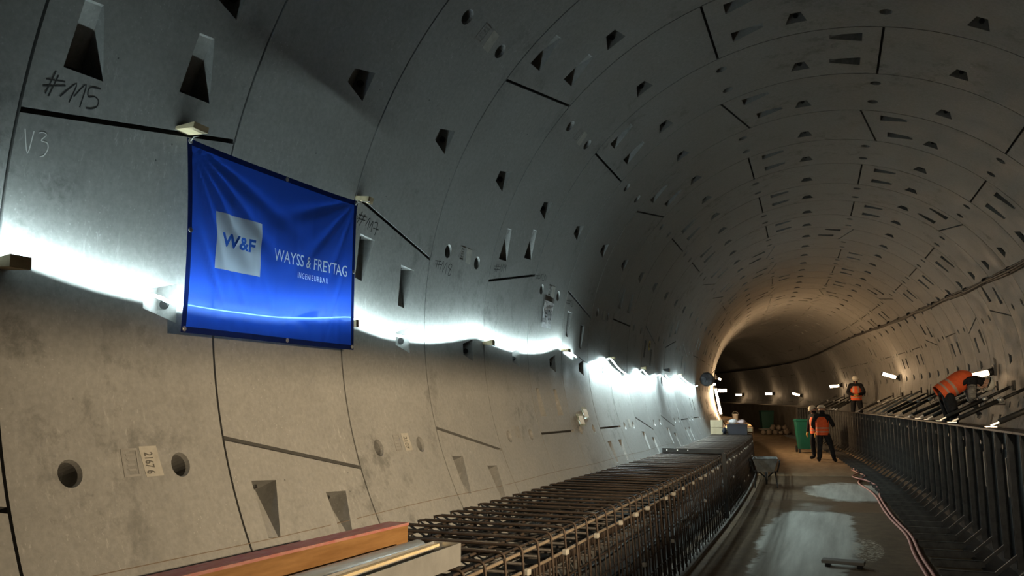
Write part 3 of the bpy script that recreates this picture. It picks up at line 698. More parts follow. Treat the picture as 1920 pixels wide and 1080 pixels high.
M_PROPL = mottled('lit_prop_steel', (0.38, 0.36, 0.32), (0.56, 0.54, 0.5), 8, 0.5, 0.2)  # paler copy of the prop steel, lamp light painted into its colour
PROPS = [(11.3, 'prop nearest the camera at the right edge, from formwork top to right wall'), (14.3, 'prop in front of the bending worker, nearer of two'), (15.5, 'prop in front of the bending worker, farther of two'),
         (17.0, 'dark prop under the bending worker'), (18.2, 'dark prop just behind the bending worker'), (19.8, 'dark prop second behind the bending worker'), (21.4, 'dark prop third behind the bending worker'), (23.2, 'dark prop fourth behind the bending worker'),
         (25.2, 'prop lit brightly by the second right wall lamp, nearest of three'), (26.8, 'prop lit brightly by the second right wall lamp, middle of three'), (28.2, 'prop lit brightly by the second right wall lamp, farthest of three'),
         (24.2, 'dark prop fifth behind the bending worker'), (30.2, 'prop right of the worker standing behind the formwork'), (35.8, 'prop left of the worker standing behind the formwork'), (36.6, 'slanted prop between the first and second left of the worker behind the formwork'), (37.4, 'second prop left of the worker behind the formwork'), (39.0, 'third prop left of the worker behind the formwork'),
         (40.4, 'fourth prop left of the worker behind the formwork'), (41.8, 'farthest prop at the end of the steel formwork')]
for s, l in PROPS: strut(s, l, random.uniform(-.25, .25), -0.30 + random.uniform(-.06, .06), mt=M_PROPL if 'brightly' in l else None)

# ------------------------------------------------------------------ writing on the wall
STROKES = {
'number 115':[[(0.097,166.34),(0.078,168.36)],[(0.11,166.59),(0.092,168.45)],[(0.069,167.24),(0.14,166.86)],[(0.063,167.85),(0.145,167.15)],[(0.134,168.14),(0.184,166.61),(0.172,168.32)],[(0.185,167.72),(0.221,166.41),(0.217,168.37)],[(0.283,166.26),(0.238,166.52),(0.24,167.26),(0.265,167.06),(0.284,167.24),(0.284,167.75),(0.265,168.1),(0.241,168.23)]],
'letters V3':[[(0.035,171.51),(0.059,173.31),(0.068,171.46)],[(0.087,171.48),(0.101,171.32),(0.115,171.44),(0.1,171.99),(0.123,172.03),(0.13,172.46),(0.12,173.05),(0.105,173.27)]],
'number 117':[[(2.101,167.4),(2.07,169.0)],[(2.132,167.64),(2.095,169.27)],[(2.069,167.96),(2.153,167.9)],[(2.06,168.46),(2.145,168.39)],[(2.156,168.97),(2.189,167.78),(2.185,169.37)],[(2.199,169.04),(2.227,168.1),(2.226,169.52)],[(2.245,168.15),(2.281,168.11),(2.271,169.78)],[(2.241,168.91),(2.302,168.89)]],
'number 118':[[(3.106,169.93),(3.099,171.36)],[(3.135,169.82),(3.127,171.26)],[(3.072,170.14),(3.16,169.96)],[(3.078,170.66),(3.171,170.44)],[(3.158,171.31),(3.195,169.75),(3.201,171.55)],[(3.21,171.12),(3.25,169.7),(3.25,171.7)],[(3.3,169.83),(3.277,170.4),(3.333,170.84),(3.32,171.61),(3.291,171.47),(3.332,170.03),(3.3,169.83)]],
'number 119':[[(4.11,166.77),(4.094,168.31)],[(4.144,166.64),(4.128,168.19)],[(4.064,167.34),(4.184,166.99)],[(4.069,167.87),(4.186,167.58)],[(4.191,167.8),(4.198,166.34),(4.226,167.78)],[(4.231,167.66),(4.233,166.2),(4.262,167.65)],[(4.278,166.13),(4.258,166.55),(4.282,166.9),(4.293,166.25),(4.304,167.46)]],
'number 120':[[(5.061,165.17),(5.056,166.46)],[(5.094,165.13),(5.09,166.43)],[(5.016,165.77),(5.125,165.47)],[(5.021,166.25),(5.131,165.98)],[(5.131,166.14),(5.141,165.04),(5.168,166.2)],[(5.159,165.13),(5.193,164.93),(5.198,166.21),(5.244,166.06)],[(5.239,164.77),(5.234,165.4),(5.274,166.0),(5.281,165.24),(5.239,164.77)]],
'number 121':[[(6.077,167.6),(6.068,169.05)],[(6.114,167.58),(6.106,169.07)],[(6.026,168.2),(6.151,167.98)],[(6.029,168.73),(6.154,168.52)],[(6.143,168.8),(6.16,167.62),(6.186,168.99)],[(6.173,167.84),(6.206,167.66),(6.206,169.02),(6.249,168.95)],[(6.24,168.84),(6.243,167.81),(6.27,169.02)]],
'hook':[[(2.017,166.21),(2.012,167.34),(2.024,168.05),(2.061,168.72)]],
}
def wall_strokes(sts, w, mat, name, label, dr=0.0009):
    m = MB()
    for st in sts:
        pts = [(t * W, a) for t, a in st]
        if len(pts) > 2: pts = smooth_path(pts, 4)
        P3 = [PW(a, S0 + x, R - dr) for x, a in pts]; L, Rr = [], []
        for i, p in enumerate(P3):
            d = (P3[min(i + 1, len(P3) - 1)] - P3[max(i - 1, 0)]).normalized(); nrm = Vector((-p.x, 0, -p.z)).normalized(); sd = d.cross(nrm).normalized() * w / 2
            L.append(p + sd); Rr.append(p - sd)
        n = len(P3); m.add(L + Rr, [(i, i + 1, n + i + 1, n + i) for i in range(n - 1)])
    o = m.build(name, mat, LIN['wall_left'], world=True); o['label'] = label; return o
for k, st in STROKES.items():
    if k == 'hook':
        o = MB(); o.tube([PW(a, S0 + t * W, R - 0.02) for t, a in smooth_path(st[0])], 0.0025, 6)
        tag(o.build('tie_wire', M_BLACK, None, True), 'bent black wire hanging from the wedge at the upper right banner corner', 'wire')
        continue
    c = k.startswith('letters')
    wall_strokes(st, 0.0045 if c else 0.0065, M_CHALK if c else M_INK, 'chalk_marking' if c else 'painted_number', ('pale chalk letters V3' if c else 'black hand-painted number ' + k[7:]))
def text_tris(body, size=1.0, bold=0.0, spacing=1.0):
    cu = bpy.data.curves.new('lettering', 'FONT'); cu.body = body; cu.size = size; cu.offset = bold; cu.space_character = spacing; cu.resolution_u = 3
    ob = bpy.data.objects.new('lettering', cu); COL.objects.link(ob)
    dg = bpy.context.evaluated_depsgraph_get(); me = bpy.data.meshes.new_from_object(ob.evaluated_get(dg)); me.calc_loop_triangles()
    vs = [(v.co.x, v.co.y) for v in me.vertices]; ts = [tuple(t.vertices) for t in me.loop_triangles]
    bpy.data.objects.remove(ob); bpy.data.curves.remove(cu); bpy.data.meshes.remove(me)
    x0 = min(v[0] for v in vs); x1 = max(v[0] for v in vs); y0 = min(v[1] for v in vs); y1 = max(v[1] for v in vs)
    return [((x - x0) / (x1 - x0), (y - y0) / (y1 - y0)) for x, y in vs], ts
def wall_text(body, t0, t1, a_top, a_bot, mat, parent, name, r, bold=0.0, rot=False):
    vs, ts = text_tris(body, 1.0, bold)
    pts = []
    for x, y in vs:
        if rot: pts.append(PW(a_top + (a_bot - a_top) * x, S0 + W * (t0 + (t1 - t0) * y), r))      # reading downwards
        else: pts.append(PW(a_bot + (a_top - a_bot) * y, S0 + W * (t0 + (t1 - t0) * x), r))
    m = MB(); m.add(pts, ts); return m.build(name, mat, parent, world=True)
def patch(t0, t1, a0, a1, r, skew=0.0, th=0.003, n=4, wob=0.0, mb=None):
    mb = mb or MB(); vs = []
    for k in range(n + 1):
        a = a0 + (a1 - a0) * k / n; sh = skew * k / n
        for (t, dr) in ((t0 + sh, 0), (t1 + sh, 0), (t1 + sh, th), (t0 + sh, th)): vs.append(PW(a, S0 + W * t, r - dr - (wob * random.random() if wob else 0)))
    fs = []
    for k in range(n):
        for j in range(4): fs.append((4 * k + j, 4 * k + (j + 1) % 4, 4 * k + 4 + (j + 1) % 4, 4 * k + 4 + j))
    fs += [(0, 3, 2, 1), (4 * n, 4 * n + 1, 4 * n + 2, 4 * n + 3)]
    return mb.add(vs, fs)
M_STICK = mottled('weathered_sticker', (0.25, 0.24, 0.21), (0.35, 0.335, 0.30), 14, 0.7, bump=0.1)
M_STICK2 = M('faded_print', (0.08, 0.075, 0.065), 0.8)
M_EMB = mottled('embossed_concrete', (0.17, 0.165, 0.155), (0.23, 0.225, 0.215), 9, 0.7, bump=0.3)
WLEFT = LIN['wall_left']
def emboss(i, q, ta, tb, dq=2.3, stick=None, text=None):
    t = i + ta
    m = MB(); b = 0.012
    for (x0, x1, y0, y1) in ((t, t + .075, q - dq * .5, q - dq * .42), (t, t + .075, q + dq * .42, q + dq * .5), (t, t + b * .6, q - dq * .5, q + dq * .5), (t + .075 - b * .6, t + .075, q - dq * .5, q + dq * .5)): patch(x0, x1, y0, y1, R + .002, 0, 0.0045, 2, 0, m)
    for k in range(4): patch(t + .02, t + .055, q - dq * .32 + k * dq * .18, q - dq * .32 + k * dq * .18 + dq * .07, R + .002, 0.008 * (k % 2), 0.0038, 1, 0, m)
    m.build('embossed_plate', M_EMB, WLEFT, world=True)
    if stick is not None:
        o = patch(i + tb, i + tb + .085, q - dq * .55, q + dq * .55, R - .0005, 0.015, 0.0008, 4, 0.0004).build('paper_sticker', M_STICK, WLEFT, world=True); o['label'] = 'weathered paper sticker'
        if text: 
            tt = wall_text(text, i + tb + .02, i + tb + .062, q - dq * .33, q + dq * .45, M_STICK2, o, 'sticker_print', R - .0022, 0.02, True)
emboss(0, 197.5, .455, .54, 2.4, 1, '2167 6')
emboss(2, 197.5, .42, .52, 2.2, 1, '2107')
emboss(3, 167.5, .42, .52, 2.2, 1)
emboss(2, 138.0, .42, .53, 2.6, 1)
emboss(5, 167.6, .42, .52, 2.2, 1); emboss(4, 138, .42, .52, 2.4, 1); emboss(4, 197.2, .42, .52, 2.2); emboss(8, 197.4, .42, .52, 2.2, 1); emboss(7, 168, .42, .52, 2.2, 1)
wall_strokes([[((s - S0) / W, 206.0 + .12 * sin(s * 2.1)) for s in [1.2 + .25 * k for k in range(58)]]], 0.004, M('scribed_line', (0.12, 0.088, 0.062), 0.8), 'scribed_line', 'thin brown line along the foot of the wall')
# yellow ring around a hole
m = MB(); ts = []
for k in range(16):
    a = 2 * pi * k / 16
    for rr in (0.062 + .006 * sin(3 * k), 0.088 + .008 * sin(2 * k)): ts.append(PW(171.5 + degrees(rr / R) * sin(a), S0 + W * 10.52 + rr * cos(a), R - .003))
m.add(ts, [(2 * k, 2 * k + 1, (2 * k + 3) % 32, (2 * k + 2) % 32) for k in range(16)]); o = m.build('painted_ring', M_YEL, WLEFT, world=True); o['label'] = 'yellow painted ring'
m = MB(); m.lathe([(0.0, 0), (0.045, 0), (0.045, 0.006)], PW(171.5, S0 + W * 10.52, R - .001), Vector((1, 0, -.15)), 14); m.build('core_hole', M_BLACK, WLEFT, world=True)
# laminated sheet #120
rt = PW(172.7, S0 + W * 5.49, R - .02)
sh = thing('number_sheet', 'laminated white sheet reading #120 hung below a pair of holes', 'sheet', rt)
M_LAM = mottled('laminated_sheet', (0.28, 0.29, 0.30), (0.46, 0.47, 0.48), 7, 0.25, bump=0.6, dist=0.02, fine=2)
m = patch(5.35, 5.62, 169.9, 175.65, R - .006, -0.01, 0.002, 6, 0.006); m.build('sheet_body', M_LAM, sh)
o = wall_text('#120', 5.385, 5.575, 171.6, 174.1, M_INK, sh, 'sheet_number', R - .018, 0.02); o['label'] = 'bold black print #120'
for i, (t0, a0, lab) in enumerate(((6.20, 194.3, 'clear plastic document pouch stuck low on the left wall, lower left of the two'), (6.42, 192.7, 'clear plastic document pouch stuck low on the left wall, upper right of the two'))):
    M_PCH = bpy.data.materials.get('clear_pouch') or mottled('clear_pouch', (0.22, 0.27, 0.23), (0.42, 0.46, 0.40), 9, 0.2, bump=0.5, dist=0.02, fine=2)
    r_ = thing('document_pouch', lab, 'pouch', PW(a0 + 1, S0 + W * t0, R - .02), 0, 'document pouches on the left wall')
    patch(t0, t0 + .21, a0, a0 + 2.8, R - .004, 0.03, 0.004, 6, 0.012).build('pouch_film', M_PCH, r_)
    patch(t0 + .03, t0 + .18, a0 + .5, a0 + 2.4, R - .02, 0.02, 0.002, 3, 0.004).build('paper_insert', M_PAPER, r_)

# ------------------------------------------------------------------ blue banner
BTL, BTR, BBL, BBR = [Vector(v) for v in ((-2.856, 2.97, .631), (-2.847, 4.46, .669), (-2.908, 3.056, -.306), (-2.910, 4.567, -.290))]
def bpos(a, b, off=0.0):
    p = BTL * (1 - a) * (1 - b) + BTR * a * (1 - b) + BBL * (1 - a) * b + BBR * a * b
    e = 4 * a * (1 - a)
    p = p + Vector((0, 0, -0.018 * e * (1 - b) ** 2)) + Vector((0, 0.022 * 4 * b * (1 - b) * (1 - 2 * a) * (1 if a < .5 else .4), 0))
    d = 0.012 * sin(3.1 * a + 2.2 * b) * e
    for k, ak in enumerate((.215, .335, .455, .575, .69, .79, .885)):
        d += 0.0035 * math.exp(-abs(a - ak - 0.004 * sin(9 * b + k)) / .012) * (1 if k % 2 else -1) * min(1, b * 3)
    # tension folds running from the upper corners
    for (ca, cb_, dirs, amp) in ((0, 0, (0.35, 0.62, 0.9, 1.17), 0.011), (1, 0, (0.3, 0.7, 1.1), 0.009)):
        da = abs(a - ca); db = b - cb_; r_ = hypot(da * 1.55, db); an = atan2(db, da * 1.55 + 1e-6)
        for q in dirs: d += amp * math.exp(-((an - q) / 0.06) ** 2) * min(1, r_ * 3) * max(0, 1 - r_ / 1.15)
    for (x0, y0, x1, y1, am) in ((.22, .62, .34, 1.0, .007), (.36, .55, .47, .95, .006), (.05, .45, .22, 1.0, .008), (.93, .45, .78, 1.0, .007), (.6, .7, .5, 1.0, .005)):
        dx, dy = x1 - x0, y1 - y0; L = hypot(dx, dy); tt = ((a - x0) * dx + (b - y0) * dy) / L / L; ds_ = ((a - x0) * dy - (b - y0) * dx) / L
        if -0.1 < tt < 1.1: d += am * math.exp(-(ds_ / .012) ** 2) * sin(pi * min(1, max(0, (tt + .1) / 1.2)))
    return p + Vector((d * 1.4 + off, 0, 0))
def cloth(name, dcol, tcol, transp):
    m = bpy.data.materials.new(name); m.use_nodes = True; nt = m.node_tree; nt.nodes.remove(nt.nodes['Principled BSDF'])
    N = nt.nodes.new; L = nt.links.new
    d = N('ShaderNodeBsdfDiffuse'); d.inputs[0].default_value = (*dcol, 1); t = N('ShaderNodeBsdfTranslucent'); t.inputs[0].default_value = (*tcol, 1)
    g = N('ShaderNodeBsdfGlossy'); g.inputs[0].default_value = (.5, .5, .55, 1); g.inputs[1].default_value = 0.38
    a = N('ShaderNodeAddShader'); L(d.outputs[0], a.inputs[0]); L(t.outputs[0], a.inputs[1])
    x = N('ShaderNodeMixShader'); x.inputs[0].default_value = 0.05; L(a.outputs[0], x.inputs[1]); L(g.outputs[0], x.inputs[2])
    tr = N('ShaderNodeBsdfTransparent'); tr.inputs[0].default_value = (0.25, 0.45, 1.0, 1) if transp > 0 else (1, 1, 1, 1); y = N('ShaderNodeMixShader'); y.inputs[0].default_value = transp; L(x.outputs[0], y.inputs[1]); L(tr.outputs[0], y.inputs[2])
    L(y.outputs[0], nt.nodes['Material Output'].inputs[0]); return m
M_CL = cloth('blue_banner_cloth', (0.003, 0.015, 0.09), (0.008, 0.045, 0.35), 0.10)
M_CLW = cloth('white_banner_print', (0.42, 0.46, 0.52), (0.20, 0.24, 0.30), 0.02)
M_CLL = cloth('white_banner_letters', (0.62, 0.66, 0.74), (0.34, 0.4, 0.5), 0.02)
M_CLH = cloth('banner_hem', (0.003, 0.006, 0.03), (0.003, 0.008, 0.05), 0.0)
M_CLB = cloth('blue_banner_letters', (0.012, 0.045, 0.22), (0.01, 0.05, 0.25), 0.0)
def banner():
    root = thing('banner', 'blue company banner hanging from two wedges over the light strip on the left wall', 'banner', bpos(.5, 1))
    vs, es = [], []
    HA, HB = 0.02, 0.032
    px0, px1, py0, py1 = 0.128, 0.362, 0.333, 0.64
    def axis(n, marks):
        v = [i / n for i in range(n + 1)]
        v = [x for x in v if all(abs(x - k) > 0.35 / n for k in marks)] + list(marks); return sorted(v)
    for x in axis(90, (0.0, HA, px0, px1, 1 - HA, 1.0)):
        for y in axis(56, (0.0, HB, py0, py1, 1 - HB, 1.0)): vs.append(Vector((x, y)))
    tri = []
    for (body, x0, x1, y0, y1, mi, bold) in (('W&F', .158, .328, .437, .513, 4, 0.03), ('WAYSS & FREYTAG', .443, .943, .450, .523, 2, 0.0), ('INGENIEURBAU', .596, .802, .559, .594, 2, 0.0)):
        tv, tt = text_tris(body, 1.0, bold, 1.0 if mi == 4 or body[0] == 'W' else 1.25)
        if body == 'W&F': tv = [(x + 0.03 * (y - .5), y) for x, y in tv]
        tv = [(x0 + (x1 - x0) * x, y1 + (y0 - y1) * y) for x, y in tv]
        cnt = {}
        for t in tt:
            for k in range(3):
                e = tuple(sorted((t[k], t[(k + 1) % 3]))); cnt[e] = cnt.get(e, 0) + 1
            tri.append(([tv[k] for k in t], mi))
        n = len(vs); vs.extend(Vector(p) for p in tv); es.extend((n + a, n + b) for (a, b), c in cnt.items() if c == 1)
    r_ = delaunay_2d_cdt(vs, es, [], 0, 1e-5); V2, F2 = r_[0], r_[2]
    tb = [(min(p[0] for p in t), max(p[0] for p in t), min(p[1] for p in t), max(p[1] for p in t), t, mi) for t, mi in tri]
    def intri(p, t):
        s = [(t[(k + 1) % 3][0] - t[k][0]) * (p[1] - t[k][1]) - (t[(k + 1) % 3][1] - t[k][1]) * (p[0] - t[k][0]) for k in range(3)]
        return all(x >= -1e-9 for x in s) or all(x <= 1e-9 for x in s)
    m = MB(); m.v = [bpos(min(max(v.x, 0), 1), min(max(v.y, 0), 1)) for v in V2]
    for f in F2:
        a = sum(V2[k].x for k in f) / 3; b = sum(V2[k].y for k in f) / 3; mi = 0
        if a < HA or a > 1 - HA or b < HB or b > 1 - HB: mi = 3
        elif px0 < a < px1 and py0 < b < py1: mi = 1
        for q in tb:
            if q[0] <= a <= q[1] and q[2] <= b <= q[3] and intri((a, b), q[4]): mi = q[5]; break
        m.f.append(list(f)); m.mi.append(mi)
    m.build('cloth', [M_CL, M_CLW, M_CLL, M_CLH, M_CLB], root, True)
    for (a, b) in ((.012, .015), (.5, .018), (.988, .018), (.012, .47), (.988, .48), (.012, .98), (.55, .982), (.986, .98)):
        p = bpos(a, b, .002); g = MB(); g.lathe([(.006, 0), (.013, .0), (.013, .003), (.006, .004)], p, (1, 0, 0), 12); g.build('grommet', M_GALV, root, True)
    for (a, b, q) in ((.012, .015, PW(167.1, S0 + .70 * W, R - .11)), (.988, .018, PW(166.2, S0 + 2.02 * W, R - .10))):
        g = MB(); p = bpos(a, b, .006); g.tube([p, (p + q) / 2 + Vector((.01, -.02, 0)), q], 0.0025, 6); g.build('tie_cord', M_WHITEP, root, True)
banner()

# ------------------------------------------------------------------ people
M_SKIN = M('skin', (0.55, 0.33, 0.24), 0.55); M_DARK = mottled('dark_workwear', (0.012, 0.013, 0.016), (0.028, 0.029, 0.033), 14, 0.85, bump=0.3, spec=0.15)
M_ORG = mottled('orange_hi_vis', (0.80, 0.10, 0.025), (0.92, 0.17, 0.05), 16, 0.7, bump=0.3); M_REFL = M('reflective_tape', (0.50, 0.33, 0.25), 0.45)
M_HELM = M('white_helmet_shell', (0.78, 0.76, 0.68), 0.35); M_BOOT = M('black_boots', (0.01, 0.01, 0.01), 0.6); M_GLOVE = M('yellow_work_glove', (0.62, 0.40, 0.10), 0.8); M_GLOVEG = M('grey_work_glove', (0.2, 0.2, 0.2), 0.8)
M_PATCH = mottled('grey_black_workwear', (0.03, 0.03, 0.032), (0.42, 0.40, 0.36), 9, 0.8, bump=0.3, stretch=(1, 1, 2.2))
M_EYE = M('eye', (0.02, 0.015, 0.01), 0.3); M_LIP = M('lip', (0.42, 0.18, 0.15), 0.6)
def catmull(pts, n=5): return [Vector(p) for p in smooth_path([tuple(p) for p in pts], n)]
def person(label, loc, rz, J, arms='dark', glove=None, group=None, straps=True):
    """J: joint name -> local point (x right, y forward, z up). One skinned body; vest, helmet, hands' gloves belong to it."""
    root = thing('person', label, 'person', loc, rz, group)
    V, E, Rd = [], [], []
    def chain(pts, start=None):
        prev = start
        for p, r in pts:
            V.append(Vector(p)); Rd.append(r); i = len(V) - 1
            if prev is not None: E.append((prev, i))
            prev = i
        return prev
    J = {k: Vector(v) for k, v in J.items()}
    pel, ch, nk, hd = J['pelvis'], J['chest'], J['neck'], J['head']
    up = (hd - nk).normalized()
    p0 = chain([(pel, .145)]); mid = chain([((pel + ch) / 2, .14)], p0); c0 = chain([(ch, .155)], mid); n0 = chain([(nk, .062)], c0)
    h1 = chain([(nk + up * .07, .06), (hd - up * .03, .092), (hd + up * .05, .092), (hd + up * .10, .06)], n0)
    segs = [(pel, ch, 1), (ch, nk, 1), (nk, hd + up * .12, 0)]
    hands = []
    for sd in ('L', 'R'):
        hp, kn, an, to = (J[k + sd] for k in ('hip', 'knee', 'ankle', 'toe'))
        chain([(hp, .098), ((hp + kn) / 2, .085), (kn, .062), (kn * .55 + an * .45, .06), (an, .045), ((an + to) / 2 + Vector((0, 0, -.005)), .045), (to, .038)], p0)
        segs += [(hp, kn, 2), (kn, an, 2), (an, to, 3)]
        sh, el, wr = (J[k + sd] for k in ('sh', 'el', 'wr'))
        chain([(sh, .072), ((sh + el) / 2, .058), (el, .05), ((el + wr) / 2, .044), (wr, .032)], c0)
        segs += [(ch, sh, 1), (sh, el, 4), (el, wr, 4)]
        hands.append((sd, wr, J.get('hand' + sd, wr + (wr - el).normalized() * .1)))
    me = bpy.data.meshes.new('body'); me.from_pydata([tuple(v) for v in V], E, [])
    o = bpy.data.objects.new('body', me); COL.objects.link(o)
    sk = o.modifiers.new('skin', 'SKIN'); sk.use_smooth_shade = True
    for i, d in enumerate(me.skin_vertices[0].data): k_ = 1.0 if Rd[i] > .09 else 1.32; d.radius = (Rd[i] * k_, Rd[i] * k_); d.use_root = (i == 0)
    o.modifiers.new('sub', 'SUBSURF').levels = 2
    dg = bpy.context.evaluated_depsgraph_get(); dg.update(); nm = bpy.data.meshes.new_from_object(o.evaluated_get(dg)); bpy.data.objects.remove(o)
    body = MB(); body.v = [v.co.copy() for v in nm.vertices]; body.f = [list(p.vertices) for p in nm.polygons]
    armi = {'dark': 1, 'patch': 5}[arms]
    def near(p):
        best, bi = 9, 1
        for a, b, k in segs:
            ab = b - a; t = max(0, min(1, (p - a).dot(ab) / max(ab.length_squared, 1e-6))); d = (p - a - ab * t).length - (.06 if k == 1 else 0)
            if d < best: best, bi = d, k
        return {0: 0, 1: 1, 2: 1, 3: 2, 4: armi}[bi]
    body.mi = [near(sum((body.v[i] for i in f), Vector()) / len(f)) for f in body.f]
    # nose, ears on the head (front = J['look'])
    lk = Vector(J.get('look', (0, 1, 0))).normalized(); lk = (lk - up * lk.dot(up)).normalized(); rt = lk.cross(up)
    hc = hd + up * .0
    for (c, ax, rr) in ((hc + lk * .092 - up * .01, (.016, .022, .026), 0), (hc + rt * .092 - up * .005, (.012, .024, .034), 0), (hc - rt * .092 - up * .005, (.012, .024, .034), 0), (hc + lk * .07 - up * .075, (.035, .03, .025), 0)):
        vs = []; 
        for a in range(5):
            th = pi * a / 4
            for b in range(8): vs.append(c + rt * (sin(th) * cos(2 * pi * b / 8) * ax[0]) + lk * (sin(th) * sin(2 * pi * b / 8) * ax[1]) + up * (cos(th) * ax[2]))
        body.add(vs, [(a * 8 + b, a * 8 + (b + 1) % 8, a * 8 + 8 + (b + 1) % 8, a * 8 + 8 + b) for a in range(4) for b in range(8)], 0)
    # hands: palm and five bent fingers
    gl = 3 if glove == 'yellow' else (4 if glove == 'grey' else 0)
    for sd, wr, hnd in hands:
        d = (hnd - wr).normalized(); sgn = -1 if sd == 'L' else 1
        side = d.cross(Vector((0, 0, 1))); side = side.normalized() if side.length > .2 else Vector((0, 1, 0)); pn = side.cross(d)
        body.tube([wr - d * .02, wr + d * .03, wr + d * .085], [.030, .036, .034], 8, gl)
        for k in range(4):
            b = wr + d * .08 + side * (.024 - .016 * k); ln = (.062, .072, .068, .054)[k]
            body.tube([b, b + d * ln * .5 - pn * .006, b + d * ln * .85 - pn * .022, b + d * ln * .95 - pn * .04], [.0095, .009, .0085, .007], 6, gl)
        b = wr + d * .03 + side * .032; body.tube([b, b + side * .02 + d * .025 - pn * .008, b + side * .022 + d * .055 - pn * .02], [.011, .010, .008], 6, gl)
    bo = body.build('body', [M_SKIN, M_DARK, M_BOOT, M_GLOVE, M_GLOVEG, M_PATCH], root, True, False)
    for sg in (-1, 1):
        MB().lathe([(.0, 0), (.011, .002), (.009, .007)], hc + lk * .088 + rt * .033 * sg + up * .025, lk, 8).build('eye', M_EYE, root, True, False)
    MB().tube([hc + lk * .09 + rt * .025 - up * .052, hc + lk * .098 - up * .052, hc + lk * .09 - rt * .025 - up * .052], .006, 6).build('mouth', M_LIP, root, True, False)
    # vest: loft around the spine
    sp = [pel - (ch - pel).normalized() * .12, pel, (pel + ch) / 2, ch, ch * .45 + nk * .55]
    shl = (J['shR'] - J['shL']); xr = shl.normalized()
    prof = [(.188, .158), (.195, .165), (.195, .168), (.205, .170), (.15, .12)]
    path = catmull(sp, 4); n = len(path); vs, fs, mi = [], [], []; N = 20
    for i, p in enumerate(path):
        d = (path[min(i + 1, n - 1)] - path[max(i - 1, 0)]).normalized(); x = (xr - d * xr.dot(d)).normalized(); y = d.cross(x)
        f = i / (n - 1) * 4; k = min(3, int(f)); a = f - k; w = prof[k][0] * (1 - a) + prof[k + 1][0] * a; q = prof[k][1] * (1 - a) + prof[k + 1][1] * a
        for j in range(N):
            an = 2 * pi * j / N; wob = 1 + .02 * sin(5 * an + i)
            vs.append(p + x * w * cos(an) * wob + y * q * sin(an) * wob)
        if i:
            for j in range(N):
                fs.append([(i - 1) * N + j, (i - 1) * N + (j + 1) % N, i * N + (j + 1) % N, i * N + j])
                strap = straps and i > 8 and (j in (3, 6, 13, 16))
                mi.append(1 if i in (4, 7) or strap else 0)
    v = MB(); v.v = vs; v.f = fs; v.mi = mi; v.build('vest', [M_ORG, M_REFL], root, True, False)
    # helmet
    hc2 = hd + up * .045
    prof = [(.128, -.005), (.128, .0), (.124, .03), (.112, .065), (.085, .098), (.045, .117), (.0, .122)]
    h = MB(); h.lathe(prof, hc2, up, 18)
    br = []
    for k in range(9):
        a = -1.25 + 2.5 * k / 8; br += [hc2 + lk * cos(a) * .118 + rt * sin(a) * .118, hc2 + lk * (cos(a) * .118 + .055 * cos(a)) + rt * sin(a) * .125 - up * .012, hc2 + lk * (cos(a) * .118 + .055 * cos(a)) + rt * sin(a) * .125 - up * .002, hc2 + lk * cos(a) * .118 + rt * sin(a) * .118 + up * .01]
    h.add(br, [(4 * k + j, 4 * k + (j + 1) % 4, 4 * k + 4 + (j + 1) % 4, 4 * k + 4 + j) for k in range(8) for j in range(4)])
    ho = h.build('helmet', M_HELM, root, True, False)
    h = MB(); h.tube([hc2 + (lk * cos(2 * pi * k / 16) + rt * sin(2 * pi * k / 16)) * .128 for k in range(16)], .011, 6, 0, True, True); h.build('helmet_band', M_BLACK, ho, True, False)
    return root
def stand(**kw):
    J = dict(pelvis=(0, 0, .93), chest=(0, .0, 1.24), neck=(0, .02, 1.44), head=(0, .05, 1.57), hipL=(-.10, 0, .86), kneeL=(-.13, .03, .48), ankleL=(-.14, -.02, .08), toeL=(-.16, .15, .035), hipR=(.10, 0, .86), kneeR=(.14, .03, .48), ankleR=(.15, -.02, .08), toeR=(.17, .15, .035),
             shL=(-.20, .0, 1.36), elL=(-.27, .02, 1.10), wrL=(-.26, .14, .88), shR=(.20, .0, 1.36), elR=(.27, .02, 1.10), wrR=(.26, .14, .88)); J.update(kw); return J
def zoff(s, u, z): return P(u, s, z)
person('person seen from behind in orange vest and white helmet, legs apart, beside the green bin', P(.39, 27.5, ZF + .018), head(27.5) - .15,
       stand(kneeR=(.22, .03, .48), ankleR=(.30, -.02, .08), toeR=(.34, .14, .035), hipR=(.11, 0, .86), kneeL=(-.10, .05, .48), elR=(.31, .08, 1.11), wrR=(.27, .32, 1.08), elL=(-.28, .06, 1.10), wrL=(-.24, .28, 1.0)), 'dark', 'grey', straps=False)
person('person in orange vest with yellow gloves, half hidden behind the worker seen from behind', P(.28, 28.7, ZF + .018), head(28.7) + 2.2,
       stand(head=(.02, .06, 1.55), elL=(-.30, .04, 1.08), wrL=(-.26, .20, .84), elR=(.29, .03, 1.08), wrR=(.28, .10, .84)), 'dark', 'yellow')
person('person standing behind the formwork facing the camera, orange vest with pale straps and white helmet', P(2.2, 33.5, -1.32), head(33.5) + pi - .15,
       stand(elL=(-.29, .06, 1.08), wrL=(-.06, .28, 1.02), elR=(.29, .06, 1.08), wrR=(.06, .30, 1.0), head=(0, .07, 1.56), look=(0, 1, -.3)), 'dark', 'yellow')
